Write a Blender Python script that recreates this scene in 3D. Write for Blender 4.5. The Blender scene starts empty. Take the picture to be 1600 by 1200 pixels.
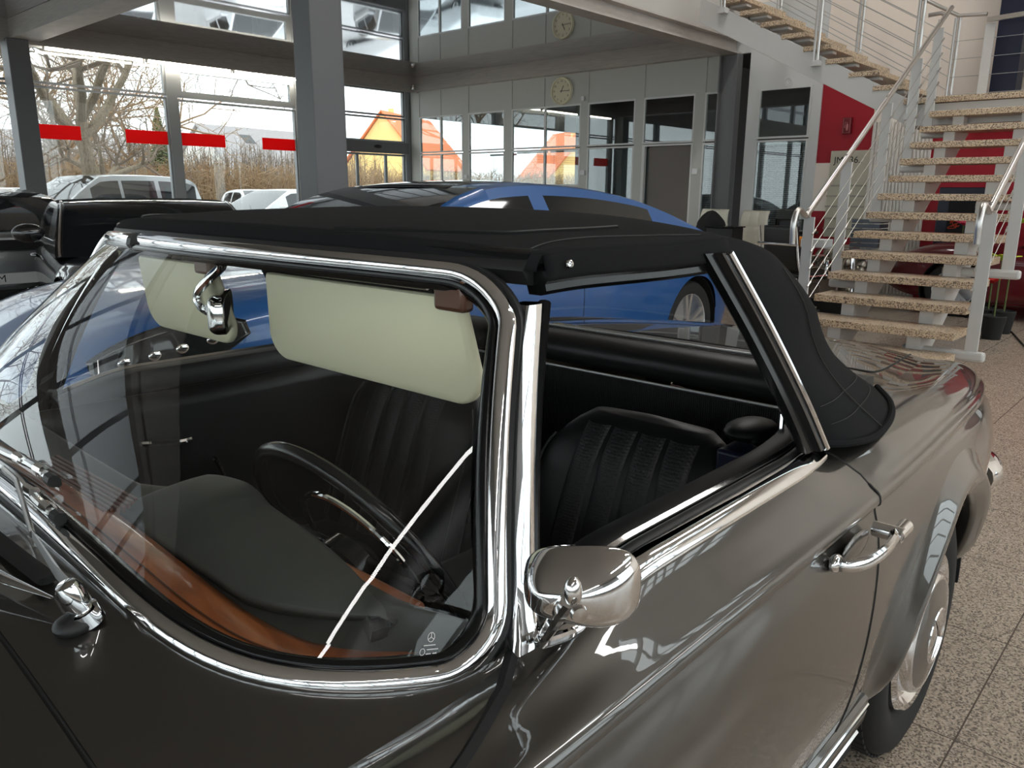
import bpy, math, random
from mathutils import Vector, Matrix
R = math.radians
PI = math.pi
SC = bpy.context.scene
COL = SC.collection
random.seed(7)

# ------------------------------------------------------------------ camera
FPX = 1232.0
CAM = Vector((1.94, 1.24, 1.34))
def _cr(u, v): return Vector(((u-800)/FPX, (v-600)/FPX, 1.0))
_a = _cr(1955, 310).normalized()
_b = _cr(-590, 291); _b = (_b - _a*(_a.dot(_b))).normalized()
_X, _Y = -_a, -_b
_Z = _X.cross(_Y)
def ray(u, v):
    c = _cr(u, v); return Vector((_X.dot(c), _Y.dot(c), _Z.dot(c)))
def hit(u, v, ax, val):
    """point of a plane (axis ax = val) seen in that direction"""
    d = ray(u, v); t = (val-CAM[ax])/d[ax]
    return CAM + d*t

cam = bpy.data.cameras.new('camera'); camo = bpy.data.objects.new('camera', cam); COL.objects.link(camo)
cam.sensor_fit = 'HORIZONTAL'; cam.sensor_width = 36.0; cam.lens = FPX/1600*36.0
cam.clip_start = 0.02; cam.clip_end = 400
_rt = Vector((_X[0], _Y[0], _Z[0])); _dn = Vector((_X[1], _Y[1], _Z[1])); _fw = Vector((_X[2], _Y[2], _Z[2]))
M3 = Matrix((_rt, -_dn, -_fw)).transposed()
camo.matrix_world = Matrix.Translation(CAM) @ M3.to_4x4()
SC.camera = camo

# ------------------------------------------------------------------ mesh builder
def lerp(a, b, t): return a+(b-a)*t
def interp(tab, x):
    """piecewise monotone-cubic-ish interpolation of [(x, y...)] rows sorted by x"""
    n = len(tab)
    if x <= tab[0][0]: return list(tab[0][1:])
    if x >= tab[-1][0]: return list(tab[-1][1:])
    for i in range(n-1):
        if x <= tab[i+1][0]: break
    x0, x1 = tab[i][0], tab[i+1][0]; t = (x-x0)/(x1-x0); h = x1-x0
    out = []
    for k in range(1, len(tab[0])):
        y0, y1 = tab[i][k], tab[i+1][k]
        s = (y1-y0)/h
        def sl(j):
            if j <= 0 or j >= n-1:
                return s
            a = (tab[j][k]-tab[j-1][k])/(tab[j][0]-tab[j-1][0]); b = (tab[j+1][k]-tab[j][k])/(tab[j+1][0]-tab[j][0])
            if a*b <= 0: return 0.0
            return 2*a*b/(a+b)
        m0, m1 = sl(i), sl(i+1)
        out.append((2*t**3-3*t**2+1)*y0+(t**3-2*t**2+t)*h*m0+(-2*t**3+3*t**2)*y1+(t**3-t**2)*h*m1)
    return out
def catmull(pts, per=6, closed=False):
    P = [Vector(p) for p in pts]; n = len(P); out = []
    rng = n if closed else n-1
    for i in range(rng):
        p1, p2 = P[i % n], P[(i+1) % n]
        p0 = P[(i-1) % n] if (closed or i > 0) else p1*2-p2
        p3 = P[(i+2) % n] if (closed or i < n-2) else p2*2-p1
        for j in range(per):
            t = j/per
            out.append(0.5*((2*p1)+(p2-p0)*t+(2*p0-5*p1+4*p2-p3)*t*t+(3*p1-p0-3*p2+p3)*t**3))
    if not closed: out.append(P[-1].copy())
    return out

class MB:
    def __init__(s): s.v = []; s.f = []
    def add(s, vs, fs):
        b = len(s.v); s.v += [Vector(p) for p in vs]; s.f += [tuple(b+i for i in q) for q in fs]; return s
    def box(s, x0, x1, y0, y1, z0, z1, M=None):
        vs = [Vector((x, y, z)) for z in (z0, z1) for y in (y0, y1) for x in (x0, x1)]
        if M is not None: vs = [M @ p for p in vs]
        return s.add(vs, [(0, 2, 3, 1), (4, 5, 7, 6), (0, 1, 5, 4), (2, 6, 7, 3), (0, 4, 6, 2), (1, 3, 7, 5)])
    def bar(s, p, q, w, h, up=(0, 0, 1)):
        """box bar from p to q, w across, h along up"""
        p, q = Vector(p), Vector(q); t = (q-p).normalized(); u = Vector(up); sd = t.cross(u).normalized(); u = sd.cross(t).normalized()
        vs = [e+sd*a*w/2+u*b*h/2 for e in (p, q) for a, b in ((-1, -1), (1, -1), (1, 1), (-1, 1))]
        return s.add(vs, [(0, 1, 2, 3), (7, 6, 5, 4), (0, 4, 5, 1), (1, 5, 6, 2), (2, 6, 7, 3), (3, 7, 4, 0)])
    def grid(s, fn, nu, nv, cu=False, flip=False):
        vs = []; mu = nu if cu else nu+1
        for j in range(nv+1):
            for i in range(mu): vs.append(fn(i/nu, j/nv))
        fs = []
        for j in range(nv):
            for i in range(nu):
                a, b = j*mu+i, j*mu+(i+1) % mu
                q = (a, b, b+mu, a+mu); fs.append(q[::-1] if flip else q)
        return s.add(vs, fs)
    def rings(s, rs, closed=True, caps=True, loop=False):
        n = len(rs[0]); vs = [p for r in rs for p in r]; fs = []
        m = len(rs)
        for j in range(m if loop else m-1):
            k = (j+1) % m
            for i in range(n if closed else n-1):
                a, b = j*n+i, j*n+(i+1) % n; c, d = k*n+(i+1) % n, k*n+i
                fs.append((a, b, c, d))
        if caps and not loop and closed:
            fs.append(tuple(range(n))[::-1]); fs.append(tuple((m-1)*n+i for i in range(n)))
        return s.add(vs, fs)
    def tube(s, pts, r, n=10, closed=False, flat=1.0, up=None):
        P = [Vector(p) for p in pts]; m = len(P); rs = []
        nrm = Vector(up) if up is not None else None
        for i in range(m):
            a = P[(i-1) % m] if (closed or i > 0) else P[i]; b = P[(i+1) % m] if (closed or i < m-1) else P[i]
            t = (b-a)
            t = t.normalized() if t.length > 1e-9 else Vector((0, 0, 1))
            if nrm is None or up is not None:
                nn = Vector(up) if up is not None else (Vector((0, 0, 1)) if abs(t.z) < .9 else Vector((1, 0, 0)))
            else: nn = nrm
            nn = nn-t*nn.dot(t)
            if nn.length < 1e-6: nn = t.orthogonal()
            nn.normalize(); nrm = nn; bb = t.cross(nn)
            rr = r[i] if isinstance(r, (list, tuple)) else r
            rs.append([P[i]+nn*math.cos(2*PI*k/n)*rr*flat+bb*math.sin(2*PI*k/n)*rr for k in range(n)])
        return s.rings(rs, True, not closed, closed)
    def lathe(s, prof, org, ax, n=32, a0=0, a1=2*PI):
        """prof [(r,h)] turned about ax through org"""
        ax = Vector(ax).normalized(); u = ax.orthogonal().normalized(); w = ax.cross(u); o = Vector(org)
        full = abs(a1-a0-2*PI) < 1e-6; m = n if full else n+1
        rs = []
        for r, h in prof:
            rs.append([o+ax*h+(u*math.cos(a0+(a1-a0)*k/n)+w*math.sin(a0+(a1-a0)*k/n))*max(r, 1e-5) for k in range(m)])
        return s.rings(rs, full, False)
    def ell(s, c, rad, n=16, m=10, M=None):
        c = Vector(c)
        def fn(u, v):
            p = Vector((rad[0]*math.sin(PI*v)*math.cos(2*PI*u), rad[1]*math.sin(PI*v)*math.sin(2*PI*u), -rad[2]*math.cos(PI*v)))
            return c+(M @ p if M is not None else p)
        return s.grid(fn, n, m, cu=True)
    def prism(s, poly, off):
        """planar polygon of 3-D points extruded by vector off"""
        n = len(poly); P = [Vector(p) for p in poly]; o = Vector(off)
        return s.add(P+[p+o for p in P], [tuple(range(n))[::-1], tuple(range(n, 2*n))]+[(i, (i+1) % n, n+(i+1) % n, n+i) for i in range(n)])
    def xf(s, M): s.v = [M @ p for p in s.v]; return s
    def build(s, name, mt, parent=None, smooth=True, ang=35, bevel=0, seg=2, sub=0, solid=0, soff=-1, loc=None, fixn=True):
        me = bpy.data.meshes.new(name)
        if parent is not None: L = ORG[parent.name]
        elif loc is not None: L = Vector(loc)
        else:
            xs = [p.x for p in s.v]; ys = [p.y for p in s.v]; zs = [p.z for p in s.v]
            L = Vector(((min(xs)+max(xs))/2, (min(ys)+max(ys))/2, min(zs)))
        me.from_pydata([tuple(p-L) for p in s.v], [], s.f); me.validate()
        if fixn:
            import bmesh
            bm = bmesh.new(); bm.from_mesh(me); bmesh.ops.recalc_face_normals(bm, faces=bm.faces[:]); bm.to_mesh(me); bm.free()
        if smooth:
            for p in me.polygons: p.use_smooth = True
            if ang < 179: me.set_sharp_from_angle(angle=R(ang))
        o = bpy.data.objects.new(name, me); COL.objects.link(o)
        if mt is not None: me.materials.append(mt)
        if parent is not None: o.parent = parent
        else: o.location = L
        ORG[o.name] = L
        if sub:
            m = o.modifiers.new('sub', 'SUBSURF'); m.levels = sub; m.render_levels = sub
        if solid:
            m = o.modifiers.new('solid', 'SOLIDIFY'); m.thickness = solid; m.offset = soff
        if bevel:
            m = o.modifiers.new('bevel', 'BEVEL'); m.width = bevel; m.segments = seg; m.limit_method = 'ANGLE'; m.angle_limit = R(40)
        return o
ORG = {}
def tag(o, label=None, cat=None, group=None, kind=None):
    if label: o['label'] = label
    if cat: o['category'] = cat
    if group: o['group'] = group
    if kind: o['kind'] = kind
    return o
def thing(name, label, cat, loc=(0, 0, 0), rz=0, group=None, local=False):
    """an Empty at the thing's base; local=True: parts are built round the origin and moved by it"""
    o = bpy.data.objects.new(name, None); COL.objects.link(o); o.location = loc; o.rotation_euler = (0, 0, rz)
    o.empty_display_size = .1
    ORG[o.name] = Vector((0, 0, 0)) if local else Vector(loc)
    return tag(o, label, cat, group)
def kids(o): return [c for c in COL.objects if c.parent == o]
def dup(root, loc, rz=0, label=None, group=None):
    r = root.copy(); COL.objects.link(r); r.location = loc; r.rotation_euler = (0, 0, rz)
    if label: r['label'] = label
    if group: r['group'] = group
    ORG[r.name] = ORG[root.name]
    for ch in kids(root):
        c = ch.copy(); COL.objects.link(c); c.parent = r
        for g in kids(ch):
            d = g.copy(); COL.objects.link(d); d.parent = c
    return r
def struct(o): o['kind'] = 'structure'; return o

# ------------------------------------------------------------------ materials
def lin(c):
    return tuple(((x/255)/12.92 if x/255 <= .04045 else ((x/255+.055)/1.055)**2.4) for x in c)
def mat(name, rgb, rough=.5, metal=0, coat=0, spec=.5, emit=None, es=0, alpha=1, sheen=0, coatr=.03):
    m = bpy.data.materials.new(name); m.use_nodes = True; b = m.node_tree.nodes['Principled BSDF']
    b.inputs['Base Color'].default_value = (*rgb, 1); b.inputs['Roughness'].default_value = rough; b.inputs['Metallic'].default_value = metal
    b.inputs['Coat Weight'].default_value = coat; b.inputs['Coat Roughness'].default_value = coatr; b.inputs['Specular IOR Level'].default_value = spec
    b.inputs['Sheen Weight'].default_value = sheen
    if emit: b.inputs['Emission Color'].default_value = (*emit, 1); b.inputs['Emission Strength'].default_value = es
    return m
def nd(m, t, **kw):
    n = m.node_tree.nodes.new(t)
    for k, v in kw.items():
        if k in n.inputs: n.inputs[k].default_value = v
        else: setattr(n, k, v)
    return n
def lk(m, a, b): m.node_tree.links.new(a, b)
def bsdf(m): return m.node_tree.nodes['Principled BSDF']
def coords(m, scale=(1, 1, 1), rot=(0, 0, 0)):
    t = nd(m, 'ShaderNodeTexCoord'); mp = nd(m, 'ShaderNodeMapping'); mp.inputs['Scale'].default_value = scale; mp.inputs['Rotation'].default_value = rot
    lk(m, t.outputs['Object'], mp.inputs['Vector']); return mp.outputs['Vector']
def ramp(m, fac, stops):
    r = nd(m, 'ShaderNodeValToRGB'); e = r.color_ramp.elements
    while len(e) > 1: e.remove(e[-1])
    e[0].position = stops[0][0]; e[0].color = (*stops[0][1], 1)
    for p, c in stops[1:]:
        x = e.new(p); x.color = (*c, 1)
    lk(m, fac, r.inputs['Fac']); return r.outputs['Color']
def bump(m, h, strength=.2, dist=.002):
    b = nd(m, 'ShaderNodeBump'); b.inputs['Strength'].default_value = strength; b.inputs['Distance'].default_value = dist
    lk(m, h, b.inputs['Height']); lk(m, b.outputs['Normal'], bsdf(m).inputs['Normal'])
def noise(m, vec, scale, detail=3, rough=.6):
    n = nd(m, 'ShaderNodeTexNoise'); n.inputs['Scale'].default_value = scale; n.inputs['Detail'].default_value = detail; n.inputs['Roughness'].default_value = rough
    if vec is not None: lk(m, vec, n.inputs['Vector'])
    return n.outputs['Fac']
def glass(name, tint=(1, 1, 1), refl=1.0, rough=0.0, ior=1.5):
    m = bpy.data.materials.new(name); m.use_nodes = True; nt = m.node_tree; nt.nodes.clear()
    o = nd(m, 'ShaderNodeOutputMaterial'); t = nd(m, 'ShaderNodeBsdfTransparent'); t.inputs['Color'].default_value = (*tint, 1)
    g = nd(m, 'ShaderNodeBsdfGlossy'); g.inputs['Roughness'].default_value = rough; g.inputs['Color'].default_value = (refl, refl, refl, 1)
    f = nd(m, 'ShaderNodeFresnel'); ge = nd(m, 'ShaderNodeNewGeometry'); p = nd(m, 'ShaderNodeMath', operation='MULTIPLY_ADD'); p.inputs[1].default_value = -2; p.inputs[2].default_value = 1
    lk(m, ge.outputs['Backfacing'], p.inputs[0]); q = nd(m, 'ShaderNodeMath', operation='POWER'); q.inputs[0].default_value = ior; lk(m, p.outputs[0], q.inputs[1]); lk(m, q.outputs[0], f.inputs['IOR'])   # same reflectance from both sides of a thin pane
    x = nd(m, 'ShaderNodeMixShader')
    lk(m, f.outputs[0], x.inputs[0]); lk(m, t.outputs[0], x.inputs[1]); lk(m, g.outputs[0], x.inputs[2]); lk(m, x.outputs[0], o.inputs['Surface'])
    return m
M = {}
def mm(k, *a, **kw): M[k] = mat(k, *a, **kw); return M[k]
mm('chrome', (.82, .82, .83), .05, 1)
mm('chrome_soft', (.72, .71, .70), .14, 1)
mm('steel_brushed', (.62, .60, .58), .3, 1)
mm('paint_grey', lin((68, 65, 61)), .36, .75, coat=1, coatr=.02)
mm('rubber', (.012, .012, .012), .5)
mm('rubber_gloss', (.006, .006, .0065), .18, spec=.35)
mm('leather', (.007, .007, .0075), .42)
mm('pad_grey', (.05, .051, .048), .55)
mm('carpet', (.010, .010, .010), .95)
bsdf(M['paint_grey']).inputs['Coat IOR'].default_value = 1.75
mm('cream', lin((252, 246, 214)), .5)
mm('tyre', (.008, .008, .008), .75)
mm('stitch', (.045, .045, .045), .8)
mm('dark', (.006, .006, .006), .8)
mm('blue', (0.0, .085, .30), .32, .1, coat=.7)
mm('black_paint', (.008, .008, .009), .25, 0, coat=1)
mm('silver_paint', (.30, .31, .32), .3, .6, coat=1)
mm('white_paint', (.78, .79, .80), .35, 0, coat=1)
mm('darkgrey_paint', (.10, .11, .13), .3, .4, coat=1)
mm('red_paint', lin((92, 8, 22)), .35, 0, coat=.6)
mm('car_glass', (.012, .014, .016), .04, 0, spec=.6)
mm('alloy', (.78, .78, .78), .3, .9)
mm('panel', lin((196, 196, 190)), .55)
mm('frame_white', lin((222, 222, 220)), .45)
mm('frame_alu', lin((150, 153, 155)), .4, .3)
mm('beam', lin((184, 178, 172)), .5)
mm('col_grey', lin((112, 112, 114)), .5)
mm('cream_wall', lin((250, 238, 226)), .7)
mm('red_wall', lin((170, 18, 38)), .6)
mm('stair_steel', lin((204, 202, 199)), .42, .1)
mm('cable', (.55, .53, .5), .35, 1)
mm('wall_plain', lin((190, 186, 180)), .8)
mm('dark_wall', lin((70, 70, 70)), .8)
mm('office', lin((150, 148, 140)), .8)
mm('red_decal', lin((235, 14, 26)), .5)
_t = nd(M['red_decal'], 'ShaderNodeBsdfTranslucent'); _t.inputs['Color'].default_value = (*lin((245, 10, 24)), 1); _x = nd(M['red_decal'], 'ShaderNodeMixShader'); _x.inputs[0].default_value = .6
lk(M['red_decal'], bsdf(M['red_decal']).outputs[0], _x.inputs[1]); lk(M['red_decal'], _t.outputs[0], _x.inputs[2]); lk(M['red_decal'], _x.outputs[0], M['red_decal'].node_tree.nodes['Material Output'].inputs['Surface'])
mm('white', (.8, .8, .8), .5)
mm('strip_metal', (.92, .92, .92), .38, 1)
mm('radiator', lin((246, 240, 232)), .5)
mm('white_leather', lin((236, 230, 214)), .5)
mm('lamp', (1, 1, 1), .5, emit=(1, .93, .78), es=45)
mm('lamp_hall', (1, 1, 1), .5, emit=(1, .985, .96), es=22)
mm('asphalt', (.42, .42, .42), .9)
mm('orange', lin((240, 150, 40)), .5)
mm('bluewater', lin((70, 90, 220)), .3)
mm('navy_steel', lin((16, 20, 44)), .4)
mm('plate_blue', lin((20, 60, 190)), .5)
mm('text_black', (.01, .01, .01), .6)
mm('green', lin((40, 130, 90)), .5)
M['glass'] = glass('glass', (.93, .96, .95))
M['screen_glass'] = glass('screen_glass', (.96, .98, .965), 1.0)
M['office_glass'] = glass('office_glass', (.80, .86, .86), 1.0, ior=1.75)
M['vinyl_clear'] = glass('vinyl_clear', (.93, .94, .96), .55)

# granite floor with joints
m = mm('floor', (.5, .4, .33), .22, spec=.5)
v = coords(m); vo = nd(m, 'ShaderNodeTexVoronoi'); vo.inputs['Scale'].default_value = 210; lk(m, v, vo.inputs['Vector'])
sp = nd(m, 'ShaderNodeSeparateColor'); lk(m, vo.outputs['Color'], sp.inputs[0])
c1 = ramp(m, sp.outputs[0], [(0, lin((104, 94, 86))), (.22, lin((124, 112, 102))), (.36, lin((166, 150, 134))), (.7, lin((190, 172, 154))), (1, lin((206, 190, 172)))])
br = nd(m, 'ShaderNodeTexBrick'); br.offset = 0; br.squash = 1
for k, val in (('Scale', 1.0), ('Mortar Size', .0022), ('Mortar Smooth', .1), ('Brick Width', .60), ('Row Height', .60)): br.inputs[k].default_value = val
v2 = coords(m); lk(m, v2, br.inputs['Vector'])
mx = nd(m, 'ShaderNodeMix', data_type='RGBA'); lk(m, br.outputs['Fac'], mx.inputs['Factor']); lk(m, c1, mx.inputs[6]); mx.inputs[7].default_value = (*lin((86, 74, 66)), 1)
lk(m, mx.outputs[2], bsdf(m).inputs['Base Color'])
# stair granite
m = mm('granite', (.5, .4, .33), .3)
v = coords(m); vo = nd(m, 'ShaderNodeTexVoronoi'); vo.inputs['Scale'].default_value = 130; lk(m, v, vo.inputs['Vector'])
sp = nd(m, 'ShaderNodeSeparateColor'); lk(m, vo.outputs['Color'], sp.inputs[0])
lk(m, ramp(m, sp.outputs[0], [(0, lin((98, 82, 70))), (.25, lin((136, 112, 92))), (.36, lin((196, 172, 142))), (1, lin((226, 204, 176)))]), bsdf(m).inputs['Base Color'])
# roof canvas
m = mm('canvas', (.013, .013, .014), .95, spec=.15)
v = coords(m, (1, 1, 1)); w1 = nd(m, 'ShaderNodeTexWave'); w1.inputs['Scale'].default_value = 420; lk(m, v, w1.inputs['Vector'])
w2 = nd(m, 'ShaderNodeTexWave', bands_direction='Y'); w2.inputs['Scale'].default_value = 420; lk(m, v, w2.inputs['Vector'])
ad = nd(m, 'ShaderNodeMath', operation='ADD'); lk(m, w1.outputs['Fac'], ad.inputs[0]); lk(m, w2.outputs['Fac'], ad.inputs[1]); bump(m, ad.outputs[0], .25, .001)
# perforated seat leather
m = mm('leather_perf', (.013, .013, .014), .45)
v = coords(m); vo = nd(m, 'ShaderNodeTexVoronoi'); vo.inputs['Scale'].default_value = 160; vo.inputs['Randomness'].default_value = .25; lk(m, v, vo.inputs['Vector'])
lk(m, ramp(m, vo.outputs['Distance'], [(.0, (.001, .001, .001)), (.22, (.002, .002, .002)), (.34, (.016, .016, .017))]), bsdf(m).inputs['Base Color'])
bump(m, vo.outputs['Distance'], .4, .002)
# ribbed carpet
m = mm('rib_carpet', (.012, .012, .012), .95)
v = coords(m); w1 = nd(m, 'ShaderNodeTexWave', bands_direction='Y'); w1.inputs['Scale'].default_value = 55; lk(m, v, w1.inputs['Vector'])
n1 = noise(m, v, 260, 2)
ml = nd(m, 'ShaderNodeMath', operation='MULTIPLY'); lk(m, w1.outputs['Fac'], ml.inputs[0]); lk(m, n1, ml.inputs[1])
lk(m, ramp(m, ml.outputs[0], [(.05, (.004, .004, .004)), (.5, (.03, .03, .03))]), bsdf(m).inputs['Base Color']); bump(m, w1.outputs['Fac'], .6, .003)
# leather grain on pad and visor
for k, sc in (('pad_grey', 260), ('cream', 300), ('leather', 240)):
    m = M[k]; bump(m, noise(m, coords(m), sc, 2), .12, .001)
# wood
m = mm('wood', lin((150, 84, 44)), .3, coat=.6)
v = coords(m, (1, 1, 1)); n1 = nd(m, 'ShaderNodeTexNoise'); n1.inputs['Scale'].default_value = 22; n1.inputs['Detail'].default_value = 6; n1.inputs['Distortion'].default_value = 1.2
mp = coords(m, (1.2, .28, 1)); lk(m, mp, n1.inputs['Vector'])
lk(m, ramp(m, n1.outputs['Fac'], [(.25, lin((112, 58, 28))), (.5, lin((158, 88, 46))), (.75, lin((186, 112, 64)))]), bsdf(m).inputs['Base Color'])
mm('wood_dark', lin((96, 58, 40)), .35, coat=.4)
# glossy metal ceiling
m = mm('mirror_ceiling', lin((222, 222, 226)), .03, 1)
# beam wood-grained face
m = M['beam']; v = coords(m, (1, .5, 12)); n1 = noise(m, v, 6, 5)
lk(m, ramp(m, n1, [(.3, lin((176, 170, 164))), (.7, lin((198, 190, 183)))]), bsdf(m).inputs['Base Color'])
# bark / twig / hedge / grass
m = mm('bark', lin((140, 118, 92)), .9); lk(m, ramp(m, noise(m, coords(m, (6, 6, 1.5)), 6, 5), [(.3, lin((86, 76, 62))), (.7, lin((142, 128, 108)))]), bsdf(m).inputs['Base Color'])
mm('twig', lin((108, 94, 80)), .9); mm('twig_tan', lin((140, 114, 84)), .9); mm('conifer', lin((92, 104, 60)), .9)
mm('roof_tile', lin((214, 118, 70)), .8); mm('house_yellow', lin((240, 202, 130)), .8); mm('house_white', lin((226, 222, 214)), .8); mm('roof_grey', lin((150, 146, 146)), .8)
# radiator ribs use plain white; board
mm('board', lin((206, 200, 180)), .6)
mm('cabinet', lin((104, 112, 110)), .5); mm('door_brown', lin((112, 104, 98)), .55)
mm('blind', lin((210, 212, 210)), .6); mm('pink', lin((255, 90, 120)), .6); mm('leafgreen', lin((170, 190, 40)), .6); mm('redflower', lin((190, 24, 20)), .6)
mm('cast_metal', lin((150, 140, 128)), .35, .9); mm('disc_brown', lin((112, 98, 88)), .4, .6)
# ================================================================== the hall
FY = -12.38      # glass front
PX = -9.67       # partition / back wall plane
EY = -4.73       # edge of the gallery slab
def boxo(name, mt, *b, parent=None, **kw): return MB().box(*b).build(name, mt, parent, smooth=False, **kw)
struct(boxo('floor', M['floor'], -16, 11, FY, 8.2, -.06, 0))
struct(boxo('ground', M['asphalt'], -130, 60, -140, 60, -.10, -.065))
# ceilings
struct(boxo('ceiling_low', M['mirror_ceiling'], PX, 11, FY, EY-.12, 3.655, 3.70))
struct(boxo('floor_gallery', M['wall_plain'], PX, 11, FY, EY-.1, 3.701, 4.05))
RX0, RX1, RY0, RY1 = -8.9, -3.5, 2.6, 4.2      # roof light
_c = MB().box(PX-.2, 11, FY-.2, RY0, 7.0, 7.1).box(PX-.2, 11, RY1, 8.2, 7.0, 7.1).box(PX-.2, RX0, RY0, RY1, 7.0, 7.1).box(RX1, 11, RY0, RY1, 7.0, 7.1)
struct(_c.build('ceiling', M['wall_plain'], smooth=False))
_c = MB(); _k = RX0
while _k < RX1+.01:
    _c.box(_k-.06, _k+.06, RY0, RY1, 6.92, 7.08); _k += .9
for _k in (RY0+.05, (RY0+RY1)/2, RY1-.05): _c.box(RX0, RX1, _k-.05, _k+.05, 6.93, 7.07)
_o = struct(_c.build('window_43', M['frame_alu'], smooth=False))
MB().box(RX0, RX1, RY0, RY1, 7.082, 7.09).build('glass_pane', M['glass'], _o, smooth=False)
# perimeter beams of the low ceiling
struct(MB().box(PX, 11, FY-.12, FY+.36, 3.40, 3.654).box(PX, 11, FY+.34, FY+.36, 3.355, 3.40).build('trim_1', M['beam'], smooth=False))  # thin second box: added lip keeping the tubes out of the ceiling mirror
struct(boxo('trim_2', M['beam'], PX-.05, PX+.14, FY+.36, EY-.26, 3.385, 3.654))
b = MB().box(PX, 11, EY-.25, EY, 3.375, 3.40).box(PX, 11, EY-.16, EY-.10, 3.40, 3.56).box(PX, 11, EY-.25, EY, 3.56, 3.585)
struct(b.build('trim_3', M['beam'], smooth=False))
struct(boxo('trim_4', M['wall_plain'], PX, 11, EY-.18, EY-.04, 3.586, 4.35))
# wall above the slab on the glass side, outer shell and far walls
struct(boxo('wall_left', M['panel'], PX, 11, FY-.15, FY, 3.70, 7.0))
# cross beam over the left columns
tag(boxo('cross_beam', M['beam'], -2.46, -2.09, FY+.361, EY-.26, 3.40, 3.652), 'broad grey cross beam under the low ceiling, running from the glass front at top left', 'beam')

# near walls behind the viewer: tall window bands with posts, so daylight enters from there too
def window_wall(name, along, fixed, a0, a1, z0, z1, step, n0):
    wl = MB(); th = .12
    def bx(p0, p1, q0, q1):
        if along == 'x': wl.box(p0, p1, fixed-th/2, fixed+th/2, q0, q1)
        else: wl.box(fixed-th/2, fixed+th/2, p0, p1, q0, q1)
    bx(a0, a1, 0, z0); bx(a0, a1, z1, 7.0)
    k = a0; i = 0
    while k < a1-.01:
        bx(k-.05, k+.05, z0, z1); k += step
    bx(a1-.05, a1+.05, z0, z1); bx(a0, a1, (z0+z1)*.62-.04, (z0+z1)*.62+.04)
    struct(wl.build(name, M['frame_alu'], smooth=False))
    w = MB()
    if along == 'x': w.box(a0, a1, fixed-.004, fixed+.004, z0, z1)
    else: w.box(fixed-.004, fixed+.004, a0, a1, z0, z1)
    struct(w.build('window_%d' % n0, M['glass'], smooth=False))
window_wall('wall_right', 'x', 8.1, -1.9, 11, .9, 3.7, 1.84, 40)
window_wall('wall_right_far', 'x', 8.1, PX, -1.9, .9, 6.6, 1.55, 42)
window_wall('wall_front', 'y', 10.9, FY, 8.1, .9, 4.4, 2.0, 41)

# ------------------------------------------------------------------ glass front (left)
MULL = [-2.29, -4.48, -6.93, -9.58]
xs_extra = [0.1, 2.5, 4.9, 7.3, 9.7, 10.95]
fr = MB()
def mull(x, w, z0, z1, d=.12): fr.box(x-w/2, x+w/2, FY-d/2, FY+d/2, z0, z1)
nwin = 1
def window(x0, x1, z0, z1, fw=.05, mt='frame_alu', y=FY):
    global nwin
    f = MB(); d = .035
    f.box(x0, x0+fw, y-d, y+d, z0, z1).box(x1-fw, x1, y-d, y+d, z0, z1).box(x0+fw, x1-fw, y-d, y+d, z0, z0+fw).box(x0+fw, x1-fw, y-d, y+d, z1-fw, z1)
    o = struct(f.build('window_%d' % nwin, M[mt], smooth=False)); nwin += 1
    MB().box(x0+fw, x1-fw, y-.006, y+.006, z0+fw, z1-fw).build('glass_pane', M['glass'], o, smooth=False)
    return o
posts = MB()
for x, w in ((-2.29, .10), (-4.50, .17), (-6.95, .16), (-9.59, .12)): posts.box(x-w/2, x+w/2, FY-.07, FY+.07, 0, 3.40)
for x in xs_extra: posts.box(x-.08, x+.08, FY-.07, FY+.07, 0, 3.40)
posts.box(-9.78, -9.64, FY-.08, FY+.06, 0, 3.40)
struct(posts.build('trim_5', M['frame_alu'], smooth=False))
# bay beside the tree
window(-4.415, -2.34, 2.875, 3.40, .03); window(-4.415, -2.34, 0, 2.845, .03)
# second bay with the tilting light
window(-6.87, -4.585, 2.86, 3.36, .10); window(-6.87, -4.585, 0, 2.83, .03)
# sliding door bay
window(-9.53, -7.03, 2.88, 3.40, .03); window(-9.53, -7.03, 2.36, 2.85, .03)
dh = boxo('door_1', M['col_grey'], -9.55, -6.90, FY-.02, FY+.14, 2.13, 2.35); struct(dh)
MB().ell((-8.72, FY+.145, 2.25), (.10, .03, .035)).build('sensor', M['rubber'], dh)
for x0, x1 in ((-9.53, -9.02), (-9.02, -8.28), (-8.28, -7.54), (-7.54, -7.03)):
    f = MB(); f.box(x0, x0+.03, FY-.02, FY+.02, 0, 2.12).box(x1-.03, x1, FY-.02, FY+.02, 0, 2.12).box(x0+.03, x1-.03, FY-.02, FY+.02, 2.08, 2.12).box(x0+.03, x1-.03, FY-.02, FY+.02, 0, .06)
    l = f.build('door_leaf', M['frame_alu'], dh, smooth=False)
    MB().box(x0+.03, x1-.03, FY-.005, FY+.005, .06, 2.08).build('glass_pane', M['glass'], l, smooth=False)
# bays running on past the frame on the left
for a, b_ in zip([-2.24]+[x+.08 for x in xs_extra[:-1]], [x-.08 for x in xs_extra]):
    window(a, b_, 2.875, 3.40, .03); window(a, b_, 0, 2.845, .03)
# red glass markings
def stripe(x0, x1, lab):
    o = MB().box(x0, x1, FY+.0065, FY+.0085, 2.085, 2.295).build('red_glass_marking', M['red_decal'], smooth=False)
    tag(o, lab, 'sticker', 'red markings on the glass front')
stripe(-3.02, -2.37, 'short red stripe on the glass between the left column and the tree trunk')
stripe(-4.415, -3.70, 'red stripe stuck on the glass right of the tree trunk, ending at the window post')
stripe(-5.42, -4.585, 'red stripe stuck on the glass just right of the first slim window post')
stripe(-6.84, -6.15, 'red stripe on the glass just left of the thick grey steel column')
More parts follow.
